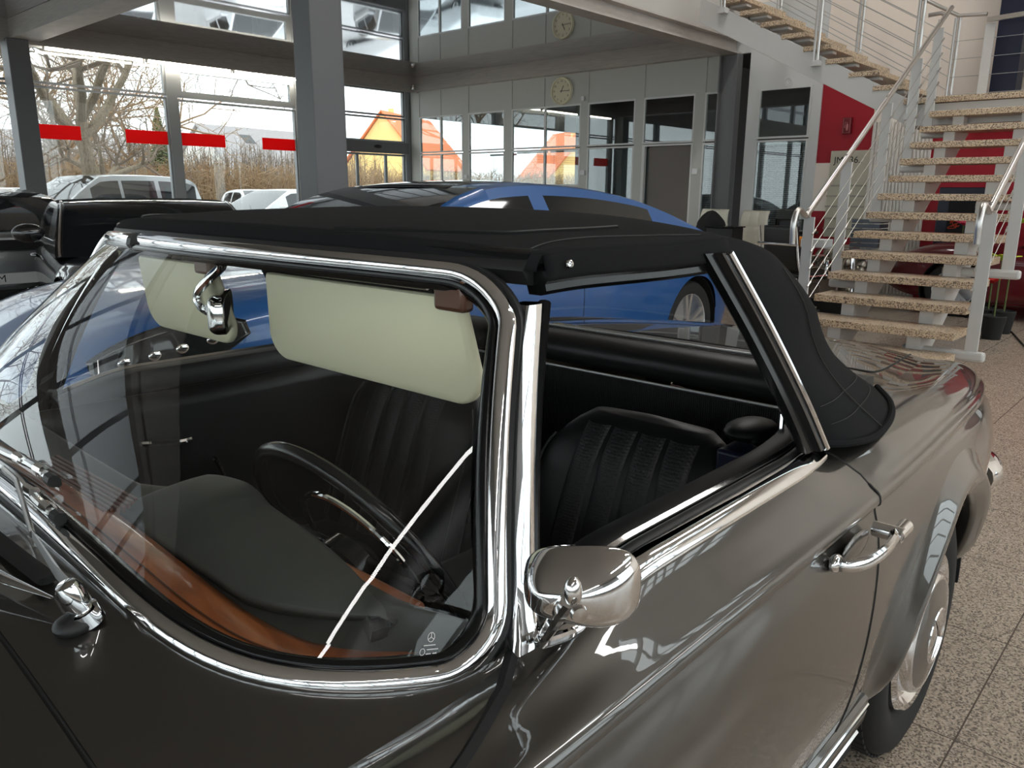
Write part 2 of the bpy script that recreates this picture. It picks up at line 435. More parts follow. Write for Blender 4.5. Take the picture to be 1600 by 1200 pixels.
# steel columns
def ibeam(x, y, z1, w, d, t=.02):
    return MB().box(x-w/2, x+w/2, y-d/2, y-d/2+t, 0, z1).box(x-w/2, x+w/2, y+d/2-t, y+d/2, 0, z1).box(x-t/2, x+t/2, y-d/2+t, y+d/2-t, 0, z1)
tag(MB().box(-2.46, -2.14, EY-.30, EY-.04, 0, 3.374).box(-2.475, -2.46, EY-.29, EY-.05, 0, 3.374).build('steel_column', M['col_grey'], smooth=False, bevel=.012),
    'thick dark grey steel column in the middle, in front of the sliding door', 'column')
tag(MB().box(-2.30, -2.02, FY+.16, FY+.45, 0, 3.398).box(-2.34, -2.30, FY+.19, FY+.24, 0, 3.398).build('steel_column', M['col_grey'], smooth=False, bevel=.01),
    'grey steel column at the far left standing against the glass front', 'column')
tag(ibeam(PX+.07, EY-.13, 3.37, .16, .30).build('steel_column', M['col_grey'], smooth=False),
    'slim grey steel column with open sides at the end of the office partition', 'column')
# lamps under the beam along the glass front: body, tube, end caps
def tube_lamp(x0, x1, lab):
    t = thing('tube_lamp', lab, 'lamp', (x0, FY+.22, 3.32), 0, 'tube lamps under the beam')
    MB().box(x0, x1, FY+.17, FY+.25, 3.375, 3.399).build('lamp_body', M['frame_white'], t, smooth=False)
    MB().tube([(x0+.03, FY+.21, 3.345), (x1-.03, FY+.21, 3.345)], .018, 10).build('tube', M['lamp'], t)
    for x in (x0+.015, x1-.015): MB().box(x-.012, x+.012, FY+.19, FY+.23, 3.325, 3.375).build('end_cap', M['frame_white'], t, smooth=False)
xs = [-2.55, -4.05, -5.55, -7.05]
labs = ['lit tube lamp under the beam above the tree, nearest the left column', 'lit tube lamp under the beam above the first slim window post', 'lit tube lamp under the beam left of the thick steel column']
for a, b_, l in zip(xs[:-1], xs[1:], labs): tube_lamp(b_+.03, a, l)
tag(MB().lathe([(.001, -.05), (.03, -.045), (.05, -.02), (.055, 0), (.04, .03), (.02, .05), (.001, .055)], (-9.46, FY+.42, 3.44), (.6, .5, -.3), 16).build('ceiling_spotlight', M['chrome_soft']), 'small round chrome spotlight in the corner where the glass front meets the partition', 'lamp')

# ------------------------------------------------------------------ office partition (back wall)
ZT, ZW, ZM, ZS = 3.385, 2.875, 2.145, 1.47
def py(u): return hit(u, 230, 0, PX).y
bays = []   # (u0,u1, double?)
wb = MB()
ybays = [(py(657), py(724)), (py(733), py(789)), (py(800), py(907)), (py(918), py(991)), (py(1004), py(1083)), (py(1098), py(1141))]
yl = FY+.08
# panels above the windows, posts, sills
wb.box(PX-.06, PX, FY+.1, EY-.3, ZW, ZT)
edges = [FY+.1]+[e for bb in ybays for e in bb]+[EY-.3]
for i in range(0, len(edges), 2): wb.box(PX-.06, PX+.012, edges[i], edges[i+1], 0, ZT)
for i, (a, b_) in enumerate(ybays):
    if i in (0, 1, 2): wb.box(PX-.055, PX-.005, a, b_, 0, ZS)
    if i == 5: wb.box(PX-.055, PX-.005, a, b_, 0, .5)
    if i == 3: wb.box(PX-.055, PX-.005, a, b_, 0, .3)
struct(wb.build('wall_back', M['panel'], smooth=False))
def pwin(y0, y1, z0, z1, split=1):
    global nwin
    f = MB(); t = .028; x0, x1 = PX-.03, PX+.016
    f.box(x0, x1, y0, y0+t, z0, z1).box(x0, x1, y1-t, y1, z0, z1).box(x0, x1, y0+t, y1-t, z0, z0+t).box(x0, x1, y0+t, y1-t, z1-t, z1)
    if split == 2: f.box(x0, x1, (y0+y1)/2-.02, (y0+y1)/2+.02, z0+t, z1-t)
    o = struct(f.build('window_%d' % nwin, M['frame_white'], smooth=False)); nwin += 1
    MB().box(PX-.006, PX+.002, y0+t, y1-t, z0+t, z1-t).build('glass_pane', M['office_glass'], o, smooth=False)
for i, (a, b_) in enumerate(ybays):
    pwin(a, b_, ZM+.0, ZW, 2 if i in (0, 2) else 1)
    if i in (0, 2): pwin(a, b_, ZS, ZM-.02, 2)
    elif i == 1: pwin(a, b_, ZS, ZM-.02)
    elif i == 3: pwin(a, b_, .3, ZM-.02)
    elif i == 5: pwin(a, b_, .5, ZM-.02)
a, b_ = ybays[4]
d = MB().box(PX-.09, PX-.05, a+.10, b_-.02, .01, 2.10)
struct(d.build('door_2', M['door_brown'], smooth=False))
fr = MB().box(PX-.05, PX+.016, a, a+.05, 0, ZM-.01).box(PX-.05, PX+.016, b_-.03, b_, 0, ZM-.01).box(PX-.05, PX+.016, a+.05, b_-.03, 2.105, ZM-.01)
struct(fr.build('trim_6', M['frame_white'], smooth=False))
# panel seams
sm = MB()
for u in (690, 850):
    yy = py(u); sm.box(PX, PX+.003, yy-.006, yy+.006, ZW, ZT-.02)
struct(sm.build('trim_7', M['col_grey'], smooth=False))
# rooms behind: end wall, cabinets, blinds
struct(boxo('wall_office', M['office'], -15.6, -15.5, FY, 3, 0, 3.38))
struct(boxo('ceiling_office', M['dark_wall'], -15.6, PX-.08, FY, 3, 3.39, 3.5))
struct(MB().box(-15.5, PX-.1, FY+.02, FY+.1, 0, .9).box(-15.5, PX-.1, FY+.02, FY+.1, 2.9, 3.38).build('wall_office_side', M['frame_alu'], smooth=False))
struct(boxo('wall_room', M['office'], -15.5, PX-.1, ybays[3][0]-.35, ybays[3][0]-.25, 0, 3.38))
struct(boxo('wall_room_side', M['dark_wall'], -15.5, PX-.1, ybays[5][0]-.10, ybays[5][0]-.02, 0, 3.38))
a, b_ = ybays[3]
for k in range(3):
    y0 = a+.05+k*.36
    o = thing('tall_cabinet', ['tall grey green office cabinet behind the glass, the leftmost of three', 'tall grey green office cabinet behind the glass, in the middle of three', 'tall grey green office cabinet behind the glass, next to the brown door'][k], 'cabinet', (-10.6, y0+.17, 0), 0, 'office cabinets')
    MB().box(-10.8, -10.4, y0, y0+.34, 0, 2.12).build('body', M['cabinet'], o, smooth=False)
    MB().box(-10.399, -10.385, y0+.01, y0+.33, .06, 2.10).build('door', M['cabinet'], o, smooth=False)
def blind(y0, y1, z0, z1, lab, x=PX-.12, grp='venetian blinds'):
    o = thing('venetian_blind', lab, 'blind', (x, (y0+y1)/2, z0), 0, grp)
    s = MB(); z = z0
    while z < z1-.03:
        s.box(x-.012, x+.012, y0, y1, z, z+.003, None); z += .030
    s.xf(Matrix.Identity(4)).build('slats', M['blind'], o, smooth=False)
    MB().box(x-.02, x+.02, y0, y1, z1-.03, z1).build('head_rail', M['blind'], o, smooth=False)
    c = MB()
    for yy in (y0+.08, y1-.08): c.tube([(x, yy, z0), (x, yy, z1)], .002, 5)
    c.build('cord', M['blind'], o)
a, b_ = ybays[1]; blind(a+.12, b_-.16, ZS+.02, 2.10, 'white venetian blind in the second window bay from the hall corner', x=PX-.5)
a, b_ = ybays[2]; blind((a+b_)/2+.04, b_-.04, ZS, 2.10, 'white venetian blind in the lower window below the wall clock')
blind(a+.04, (a+b_)/2-.04, ZS, 2.10, 'white venetian blind in the lower window, left neighbour of the one below the clock')
a, b_ = ybays[5]; blind(a+.03, b_-.03, .55, 2.10, 'white venetian blind in the narrow window beside the brown door')
# wall boxes on the posts
def wbox(u, v, w, h, lab, nm, cat):
    p = hit(u, v, 0, PX+.03); tag(MB().box(PX+.0165, PX+.05, p.y-w/2, p.y+w/2, p.z-h/2, p.z+h/2).build(nm, M['white'], smooth=False, bevel=.006), lab, cat)
wbox(910, 270, .10, .09, 'small white control box on the post left of the cabinets window', 'switch_box', 'switch')
wbox(1086, 268, .10, .09, 'small white control box on the post right of the brown door', 'switch_box', 'switch')
wbox(728, 276, .09, .07, 'small white control box low on the partition post nearest the corner', 'switch_box', 'switch')
wbox(911, 154, .06, .08, 'tiny white sensor high on the post right of the wall clock', 'motion_sensor', 'sensor')
# clock
cy = hit(876, 142, 0, PX+.06); R0 = .235
t = thing('wall_clock', 'round cream wall clock with dark hands on the partition under the beam', 'clock', (PX, cy.y, cy.z-R0))
ax = (1, 0, 0); o0 = (PX+.001, cy.y, cy.z)
MB().lathe([(R0*.8, 0), (R0, .004), (R0, .045), (R0*.96, .06), (R0*.90, .055), (R0*.88, .04)], o0, ax, 40).build('rim', M['cream'], t)
MB().lathe([(.001, .036), (R0*.885, .036)], o0, ax, 40).build('dial', mat('clock_dial', lin((224, 214, 184)), .5), t, smooth=False)
def hand(ang, ln, w, nm, x):
    dy, dz = math.sin(ang), math.cos(ang)   # clock face looks along +x; its right is +y
    p = Vector((x, cy.y, cy.z)); e = p+Vector((0, dy*ln, dz*ln)); s0 = p-Vector((0, dy*.03, dz*.03))
    MB().bar(s0, e, w, .003, (1, 0, 0)).build(nm, M['text_black'], t, smooth=False)
hand(R(28), .10, .012, 'hour_hand', PX+.040); hand(R(92), .165, .009, 'minute_hand', PX+.043)
def text_mesh(txt, size, name, mt, parent, Mx, extrude=.0006, align='CENTER'):
    cu = bpy.data.curves.new(name, 'FONT'); cu.body = txt; cu.size = size; cu.extrude = extrude; cu.align_x = align; cu.align_y = 'CENTER'
    to = bpy.data.objects.new(name, cu); COL.objects.link(to)
    bpy.context.view_layer.update()
    me = bpy.data.meshes.new_from_object(to.evaluated_get(bpy.context.evaluated_depsgraph_get()))
    COL.objects.unlink(to); bpy.data.objects.remove(to)
    L = ORG[parent.name] if parent is not None else Vector((0, 0, 0))
    me.transform(Matrix.Translation(-L) @ Mx)
    me.materials.clear(); me.materials.append(mt)
    o = bpy.data.objects.new(name, me); COL.objects.link(o)
    if parent is not None: o.parent = parent
    ORG[o.name] = L; return o
def MX(org, xa, ya):
    xa = Vector(xa).normalized(); ya = Vector(ya); ya = (ya-xa*ya.dot(xa)).normalized(); za = xa.cross(ya)
    return Matrix(((xa.x, ya.x, za.x, org[0]), (xa.y, ya.y, za.y, org[1]), (xa.z, ya.z, za.z, org[2]), (0, 0, 0, 1)))
for k in range(1, 13):
    an = 2*PI*k/12; p = (PX+.038, cy.y+math.sin(an)*R0*.72, cy.z+math.cos(an)*R0*.72)
    text_mesh(str(k), .052, 'numeral', M['text_black'], t, MX(p, (0, 1, 0), (0, 0, 1)))

# ------------------------------------------------------------------ wall behind the stairs
pan = MB().box(PX-.06, PX, -4.58, -4.40, 0, 4.05).box(PX-.06, PX, -4.40, -3.60, 2.86, 4.05).box(PX-.06, PX, -3.60, -3.46, 0, 4.05).box(PX-.06, PX, EY-.32, -4.58, 3.386, 4.05).box(PX-.06, PX, -4.40, -3.60, 0, .5)
struct(pan.build('wall_back_middle', M['frame_white'], smooth=False))
pwin(-4.40, -3.60, 2.15, 2.86); pwin(-4.40, -3.60, .5, 2.13)
blind(-4.36, -3.64, .55, 2.10, 'wide white venetian blind in the tall window between the slim column and the red wall')
struct(MB().box(PX-.15, PX-.02, -3.46, -2.73, 0, 2.95).box(PX-.15, PX-.02, -2.73, .7, 0, 2.30).build('wall_stairs', M['red_wall'], smooth=False))
struct(MB().box(PX-.16, PX-.02, -3.46, -2.73, 2.951, 7.0).box(PX-.16, PX-.02, -2.73, 8.1, 2.301, 7.0).box(PX-.16, PX-.02, .701, 8.1, 0, 2.301).build('wall_stairs_upper', M['cream_wall'], smooth=False))
struct(boxo('wall_gallery', M['cream_wall'], PX-.16, PX-.02, FY, -3.46, 4.051, 7.0))
cz = hit(1231, 128, 0, PX+.02)
o = thing('wall_lamp', 'round white wall lamp on the panel under the upper stair flight', 'lamp', (PX, cz.y, cz.z-.08))
MB().lathe([(.001, .012), (.03, .02), (.035, .01)], (PX+.001, cz.y, cz.z), (1, 0, 0), 20).build('lens', M['white'], o)
MB().lathe([(.036, .01), (.05, .022), (.075, .018), (.08, 0)], (PX+.001, cz.y, cz.z), (1, 0, 0), 24).build('ring', M['frame_white'], o)
# ribbed panel radiator
y0, y1 = -2.71, -1.95
t = thing('panel_radiator', 'tall white ribbed panel radiator on the red wall behind the stairs', 'radiator', (PX+.05, (y0+y1)/2, 0))
MB().box(PX-.018, PX+.02, y0, y1, .0, 2.32).build('back_panel', M['radiator'], t, smooth=False)
rb = MB(); k = y0+.02
while k < y1-.02:
    rb.box(PX+.02, PX+.045, k, k+.028, .02, 2.31); k += .045
rb.build('ribs', M['radiator'], t, smooth=False, bevel=.006)
# emergency sign box
p = hit(1322, 196, 0, PX+.05)
t = thing('fire_alarm_sign', 'narrow red projecting sign high on the red wall', 'sign', (PX, p.y, p.z-.11))
MB().box(PX-.019, PX+.03, p.y-.06, p.y+.06, p.z-.11, p.z+.11).build('plate', mat('sign_red', lin((120, 14, 28)), .5), t, smooth=False, bevel=.004)
MB().tube([(PX+.031, p.y-.045, p.z-.095), (PX+.031, p.y+.045, p.z-.095), (PX+.031, p.y+.045, p.z+.095), (PX+.031, p.y-.045, p.z+.095)], .003, 5, closed=True).ell((PX+.031, p.y+.008, p.z-.02), (.002, .016, .05), 12, 8).tube([(PX+.032, p.y+.008, p.z+.035), (PX+.032, p.y-.02, p.z+.05), (PX+.032, p.y-.025, p.z-.03)], .004, 5).build('symbol', mat('sign_pink', lin((196, 120, 120)), .5), t, smooth=False)
# cream notice board with lettering
a = hit(1299, 236, 0, PX+.02); b_ = hit(1345, 372, 0, PX+.02)
t = thing('notice_board', 'cream board with lettering and shelves on the red wall left of the radiator', 'board', (PX, (a.y+b_.y)/2, b_.z))
MB().box(PX-.019, PX+.02, a.y, b_.y, b_.z, a.z).build('panel', M['board'], t, smooth=False)
sh = MB()
for k in (.40, .52, .64, .78, .9):
    z = lerp(a.z, b_.z, k); sh.box(PX+.02, PX+.05, a.y, b_.y, z-.012, z+.012)
sh.build('ledge', mat('board_ledge', lin((170, 164, 148)), .6), t, smooth=False)
text_mesh('JMZ36..', .125, 'lettering', M['text_black'], t, MX((PX+.0215, (a.y+b_.y)/2-.02, a.z-.13), (0, 1, .0), (0, 0, 1)))
a2 = hit(1273, 255, 0, PX); b2 = hit(1296, 330, 0, PX)
tag(MB().box(PX-.019, PX-.005, a2.y, a.y-.005, b2.z, a2.z).build('wall_panel', M['cream_wall'], smooth=False), 'plain pinkish cream panel on the red wall left of the notice board', 'panel')
# dark blue square post and glazed opening at the upper right
tag(MB().box(-9.5, -9.2, -1.27, -1.0, 2.42, 7.0).build('blue_column', M['navy_steel'], smooth=False), 'dark navy blue square column at the top right behind the landing', 'column')
struct(boxo('wall_landing', mat('brown_wall', lin((196, 186, 172)), .7), -9.60, -9.52, -1.0, 1.6, 2.42, 7.0))
# ================================================================== staircase
SY0, SY1 = -1.42, -0.235
st = thing('staircase', 'open steel staircase with speckled granite treads and cable railings on the right', 'staircase', (-6.2, -1.0, 0))
def tx(n): return -4.34-.2635*(n-1)
for n in range(1, 14):
    MB().box(tx(n)-.38, tx(n), SY0, SY1, .17*n-.06, .17*n).build('tread', M['granite'], st, smooth=False, bevel=.005)
# landing slab
MB().box(-9.05, tx(14), -1.775, .15, 2.32, 2.38).build('landing', M['granite'], st, smooth=False, bevel=.005)
MB().box(-9.0, tx(14)-.05, -1.765, .15, 2.09, 2.315).build('landing_beam', M['stair_steel'], st, smooth=False, bevel=.004)
for yc in (-1.15, -.53):
    s = MB()
    s.prism([(-4.46, yc-.05, 0), (-4.80, yc-.05, 0), (-8.0, yc-.05, 2.09), (-7.62, yc-.05, 2.09)], (0, .10, 0))
    s.build('stringer', M['stair_steel'], st, smooth=False, bevel=.003)
    for n in range(1, 14): MB().box(tx(n)-.20, tx(n)-.07, yc-.052, yc+.052, .17*(n-1)+.002 if n > 1 else .002, .17*n-.061).build('step_bracket', M['stair_steel'], st, smooth=False)
# upper flight
for k in range(8):
    y0 = -2.131-.2842*k; z0 = 2.49+.1683*k
    MB().box(-9.0, -7.80, y0, y0+.34, z0, z0+.055).build('tread', M['granite'], st, smooth=False, bevel=.005)
for k in range(8):
    y0 = -2.131-.2842*k; z0 = 2.49+.1683*k
    for xx in (-8.0, -8.8): MB().box(xx-.06, xx+.06, y0+.05, y0+.07, z0-.09, z0).box(xx-.06, xx+.06, y0+.05, y0+.30, z0-.03, z0-.002).build('step_bracket', M['stair_steel'], st, smooth=False)
for xx in (-7.86, -9.0):
    MB().prism([(xx, -1.70, 2.09), (xx, -1.70, 2.36), (xx, -4.40, 3.80), (xx, -4.40, 3.50)], (.05 if xx > -8 else -.05, 0, 0)).build('stringer', M['stair_steel'], st, smooth=False, bevel=.003)
# ---- railings of the lower flight
def zn(x): return .17+(-4.34-x)/.2635*.17    # nosing height
def rail_side(y, xs, x_end, foot):
    for i, x in enumerate(xs):
        z0 = max(.05, zn(x)-.34); z1 = zn(x)+.76
        MB().box(x-.009, x+.009, y-.045, y+.045, z0, z1).build('post', M['stair_steel'], st, smooth=False, bevel=.003)
        MB().tube([(x, y, z1-.005), (x+.03, y, z1+.035), (x+.045, y+(.03 if foot > 0 else -.03)*0, z1+.075)], .009, 8).build('rail_bracket', M['steel_brushed'], st)
        MB().box(x-.04, x+.04, SY1-.4 if foot > 0 else y-.05, y+.10 if foot > 0 else SY0+.3, z0-.005, z0+.07).build('foot_bar', M['stair_steel'], st, smooth=False, bevel=.02)
    x0 = xs[0]
    p = [(x0+.30, y, zn(x0)+.55), (x0+.31, y, zn(x0)+.72), (x0+.24, y, zn(x0)+.82)]
    x = x0+.08
    p += [(x, y, zn(x)+.82), (x_end, y, zn(x_end)+.80), ]
    pts = catmull(p[:4], 5)+[Vector(p[4])]
    MB().tube(pts, .024, 12).build('handrail', M['steel_brushed'], st)
    yc_ = y+(-.048 if foot > 0 else .048)
    for k in range(5):
        h = .06+.145*k
        MB().tube([(xs[0]+.01, yc_, zn(xs[0])+h), (xs[-1]-.01, yc_, zn(xs[-1])+h)], .0035, 6).build('cable', M['cable'], st)
        for x in xs:
            MB().tube([(x+.03, yc_, zn(x)+h-.019), (x-.03, yc_, zn(x)+h+.019)], .009, 6).build('cable_clamp', M['steel_brushed'], st)
rail_side(-1.455, [-4.70, -5.42, -6.30, -7.05, -7.62], -7.95, -1)
rail_side(-.15, [-4.79, -5.66, -6.5, -7.4], -7.9, 1)
# ---- railings of the upper flight: twin tube posts
def zu(y): return 2.545+(-2.131+.34-y)/.2842*.1683
def twin(x, y, lo, hi, pl):
    for dy in (-.022, .022):
        MB().tube([(x, y+dy, zu(y)+lo), (x, y+dy, zu(y)+hi)], .017, 10).build('post', M['steel_brushed'], st)
    MB().box(x-.09 if pl > 0 else x-.03, x+.03 if pl > 0 else x+.09, y-.05, y+.05, zu(y)+lo-.03, zu(y)+lo+.03).build('post_plate', M['stair_steel'], st, smooth=False)
for x, ys, lo, pl in ((-7.75, (-4.05, -2.80, -1.69), -.30, 1), (-9.03, (-3.9, -2.79, -1.66), -.05, -1)):
    for y in ys: twin(x, y, lo, .92, pl)
    MB().tube([(x, ys[0], zu(ys[0])+.94), (x, ys[2], zu(ys[2])+.94), (x, ys[2]+.3, zu(ys[2])+.92)], .022, 12).build('handrail', M['steel_brushed'], st)
    for k in range(5):
        h = .10+.15*k
        MB().tube([(x, ys[0], zu(ys[0])+h), (x, ys[2], zu(ys[2])+h)], .004, 6).build('cable', M['cable'], st)
# landing corner railing
for x, y in ((-9.0, -1.30), (-9.0, -.62)):
    MB().box(x-.012, x+.012, y-.05, y+.05, 2.385, 3.28).build('post', M['stair_steel'], st, smooth=False)
MB().bar((-9.0, -1.33, 3.32), (-8.7, -.9, 3.28), .05, .05).build('handrail', M['steel_brushed'], st, smooth=False)
for k in range(4):
    MB().tube([(-9.0, -1.66, 2.52+.2*k), (-9.0, -1.30, 2.52+.2*k), (-9.0, -.62, 2.52+.2*k)], .004, 6).build('cable', M['cable'], st)
MB().tube([(-7.80, -1.455, 3.19), (-7.78, -1.50, 3.22), (-7.76, -1.62, 3.21)], .022, 10).build('handrail', M['steel_brushed'], st)

# ================================================================== things near the stairs
def office_chair(name, lab, loc, rz, mk='leather', fr='chrome', white=False):
    t = thing(name, lab, 'chair', loc, rz, local=True)
    # seat front is +x
    MB().grid(lambda u, v: Vector((-.22+.46*u, -.24+.48*v, .46+.025*math.sin(PI*v)-.02*u*u)), 10, 10).build('seat', M[mk], t, solid=.05)
    def bk(u, v):
        return Vector((-.22-.12*v-.03*math.sin(PI*v), -.23+.46*u, .48+.52*v))
    MB().grid(bk, 10, 12).build('backrest', M[mk], t, solid=.035)
    for s in (-1, 1):
        MB().tube(catmull([(.22, s*.26, .44), (-.10, s*.26, .44), (-.27, s*.26, .5), (-.39, s*.25, 1.0)], 5), .012, 8).build('side_frame', M[fr], t)
        MB().tube(catmull([(.16, s*.28, .46), (.18, s*.28, .62), (.10, s*.28, .67), (-.16, s*.28, .67), (-.27, s*.27, .62)], 5), .012, 8).build('armrest', M[fr], t)
    MB().tube([(-.375, -.27, .80), (-.375, .27, .80)], .016, 8).build('back_bar', M[fr], t)
    MB().tube([(0, 0, .44), (0, 0, .10)], .025, 10).build('gas_column', M[fr], t)
    b = MB()
    for k in range(5):
        a = 2*PI*k/5; b.tube([(0, 0, .12), (.28*math.cos(a), .28*math.sin(a), .075)], [.022, .014], 8)
    b.build('base', M[fr], t)
    for k in range(5):
        a = 2*PI*k/5; MB().ell((.29*math.cos(a), .29*math.sin(a), .032), (.032, .018, .032), 10, 8).build('caster', M['rubber'], t)
    return t
office_chair('office_chair', 'black office chair with chrome frame, back turned, just left of the stair foot', tuple(hit(1238, 487, 2, 0)), R(165))
office_chair('office_chair', 'black office chair with thin black arms behind the chrome framed one, by the tall blind', (-9.05, hit(1234, 400, 0, -9.05).y, 0), R(20), fr='rubber_gloss')
def lounge(lab, x, y, rz):
    t = thing('white_armchair', lab, 'chair', (x, y, 0), rz, 'white leather armchairs', local=True)
    # upright padded back, front +x
    def bk(u, v):
        a = (u-.5)*2; bul = .03*abs(math.sin(u*PI*3))**.5+.025*abs(math.sin(v*PI*3))**.5
        return Vector((-.25-.10*v+bul, .27*a*(1-.06*v**6), .42+.70*v))
    MB().grid(bk, 32, 24).build('backrest', M['white_leather'], t, solid=.09, soff=-1)
    MB().box(-.25, .28, -.27, .27, .34, .47).build('seat', M['white_leather'], t, bevel=.05, seg=3)
    for s in (-1, 1): MB().box(-.22, .26, s*.31-.04, s*.31+.04, .34, .62).build('arm', M['white_leather'], t, bevel=.035, seg=3)
    MB().tube([(0, 0, .34), (0, 0, .04)], .03, 10).build('column', M['chrome'], t)
    MB().lathe([(.001, .04), (.2, .035), (.25, .0)], (0, 0, 0), (0, 0, 1), 24).build('base', M['chrome'], t)
pa = hit(1113, 340, 0, -8.9); pb = hit(1151, 345, 0, -8.7)
lounge('white leather armchair beside the slim steel column, the right one of two', -8.7, pb.y+.02, R(-20))
lounge('white leather armchair half hidden by the black fur jacket, the left one of two', -9.1, pa.y-.30, R(-10))
# jacket on the chair
p = hit(1112, 345, 0, -8.5)
j = MB()
random.seed(3)
def jk(u, v):
    a = 2*PI*u; r = math.sin(PI*v)**.6
    return Vector((p.x+.14*r*math.cos(a), p.y+.22*r*math.sin(a)*(1+.15*math.sin(3*a+v*7)), .62+(1.12-.62)*v+.05*math.sin(a*2)*r))
j.grid(jk, 24, 16, cu=True)
tag(j.build('black_jacket', M['dark']), 'black fluffy jacket heaped over the left white armchair', 'jacket')
q = hit(1145, 360, 0, -8.1)
t = thing('black_desk', 'low black cabinet in front of the white armchairs', 'cabinet', (-8.1, q.y+.0, 0))
MB().box(-8.32, -8.0, q.y-.34, q.y+.045, .0, .90).build('body', M['rubber'], t, smooth=False, bevel=.01)
MB().box(-8.34, -7.98, q.y-.36, q.y+.065, .90, .92).build('top', M['rubber_gloss'], t, smooth=False, bevel=.004)
# engine table: glass top on an old engine block
_e = hit(1284, 449, 2, .28); ex, ey = _e.x-.30, _e.y+.06
t = thing('engine_table', 'glass topped table on an old engine with a round flywheel, left of the stairs', 'table', (ex, ey, 0))
MB().box(ex-.40, ex+.55, ey-.44, ey+.46, .735, .75).build('glass_top', M['glass'], t, smooth=False)
eb = MB(); random.seed(5)
eb.box(ex-.25, ex+.25, ey-.25, ey+.2, .18, .52)
for k in range(14):
    eb.ell((ex+random.uniform(-.28, .30), ey+random.uniform(-.28, .22), random.uniform(.25, .66)), (random.uniform(.04, .09),)*3, 10, 8)
for k in range(5): eb.tube([(ex+.26, ey-.2+k*.09, .3), (ex+.30, ey-.22+k*.09, .55), (ex+.1, ey-.2+k*.09, .70)], .022, 8)
eb.build('engine_block', M['cast_metal'], t)
MB().lathe([(.001, .03), (.05, .035), (.06, .02), (.20, .018), (.235, .03), (.25, .02), (.25, -.03), (.001, -.03)], (ex+.40, ey-.10, .28), (1, .25, 0), 40).build('flywheel', M['disc_brown'], t)
for s in ((-.3, -.3), (.3, -.3), (-.3, .3), (.3, .3)): MB().tube([(ex+s[0], ey+s[1], 0), (ex+s[0]*.8, ey+s[1]*.8, .735)], .02, 8).build('support', M['chrome'], t)
MB().box(ex-.34, ex+.44, ey-.34, ey+.30, 0, .16).build('plinth', M['dark'], t, smooth=False)
tag(MB().box(ex+.20, ex+.46, ey-.30, ey-.02, .751, .84).build('white_carton', M['white'], smooth=False, bevel=.004), 'small white carton on the glass top of the engine table', 'box')
tag(MB().box(ex+.26, ex+.44, ey-.41, ey-.32, .751, .86).build('orange_packet', M['orange'], smooth=False, bevel=.004), 'orange packet on the glass top left of the white carton', 'packet')
def bottle(x, y, z, lab, cap):
    t = thing('water_bottle', lab, 'bottle', (x, y, z))
    MB().lathe([(.001, 0), (.032, .002), (.033, .14), (.028, .17), (.013, .20), (.013, .215)], (x, y, z), (0, 0, 1), 16).build('bottle', M['glass'], t)
    MB().lathe([(.015, 0), (.015, .025), (.001, .026)], (x, y, z+.213), (0, 0, 1), 12).build('cap', cap, t)
bottle(ex+.35, ey+.08, .751, 'clear water bottle on the engine table right of the white carton', M['white'])
# laptop-like grey slatted case
t = thing('grey_slatted_case', 'grey slatted case leaning on the engine table in front of the radiator', 'case', (ex-.2, ey+.35, .751))
for k in range(6): MB().box(ex-.30, ex+.0, ey+.10, ey+.42, .752+k*.055, .752+k*.055+.045).build('slat', M['darkgrey_paint'], t, smooth=False, bevel=.004)
# round black side table with a blue topped bottle
sx, sy = -8.0, -2.95
t = thing('side_table', 'small round black table behind the chrome framed office chair', 'table', (sx, sy, 0))
MB().lathe([(.001, .90), (.26, .90), (.27, .885), (.26, .87), (.001, .87)], (sx, sy, 0), (0, 0, 1), 28).build('top', M['rubber_gloss'], t)
MB().tube([(sx, sy, .87), (sx, sy, .02)], .025, 10).build('column', M['rubber_gloss'], t)
MB().lathe([(.001, .03), (.2, .02), (.22, 0)], (sx, sy, 0), (0, 0, 1), 28).build('base', M['rubber_gloss'], t)
bottle(sx+.10, sy+.06, .901, 'clear bottle with a bright blue cap on the small round table', M['bluewater'])
# picture with orange squiggles and flowers behind the treads
pp = hit(1503, 335, 0, -9.35)
t = thing('framed_picture', 'dark framed picture with orange scribbles leaning on the wall behind the stairs', 'picture', (-9.4, pp.y, pp.z-.35))
MB().box(-9.42, -9.38, pp.y-.30, pp.y+.33, .62, pp.z+.33).build('frame', M['navy_steel'], t, smooth=False, bevel=.008)
MB().box(-9.379, -9.374, pp.y-.17, pp.y+.28, .68, pp.z+.22).build('canvas_sheet', M['dark'], t, smooth=False)
random.seed(11); sq = MB()
for k in range(9):
    a = random.uniform(-.12, .22); z = pp.z+random.uniform(-.2, .0)
    sq.tube(catmull([(-9.371, pp.y+a+random.uniform(-.06, .06), z+random.uniform(-.05, .05)) for _ in range(5)], 4), .006, 5)
sq.build('scribble', mat('scribble', lin((200, 70, 40)), .6), t)
MB().box(-9.60, -9.42, pp.y-.3, pp.y+.33, 0, .60).build('stand', M['dark'], t, smooth=False)
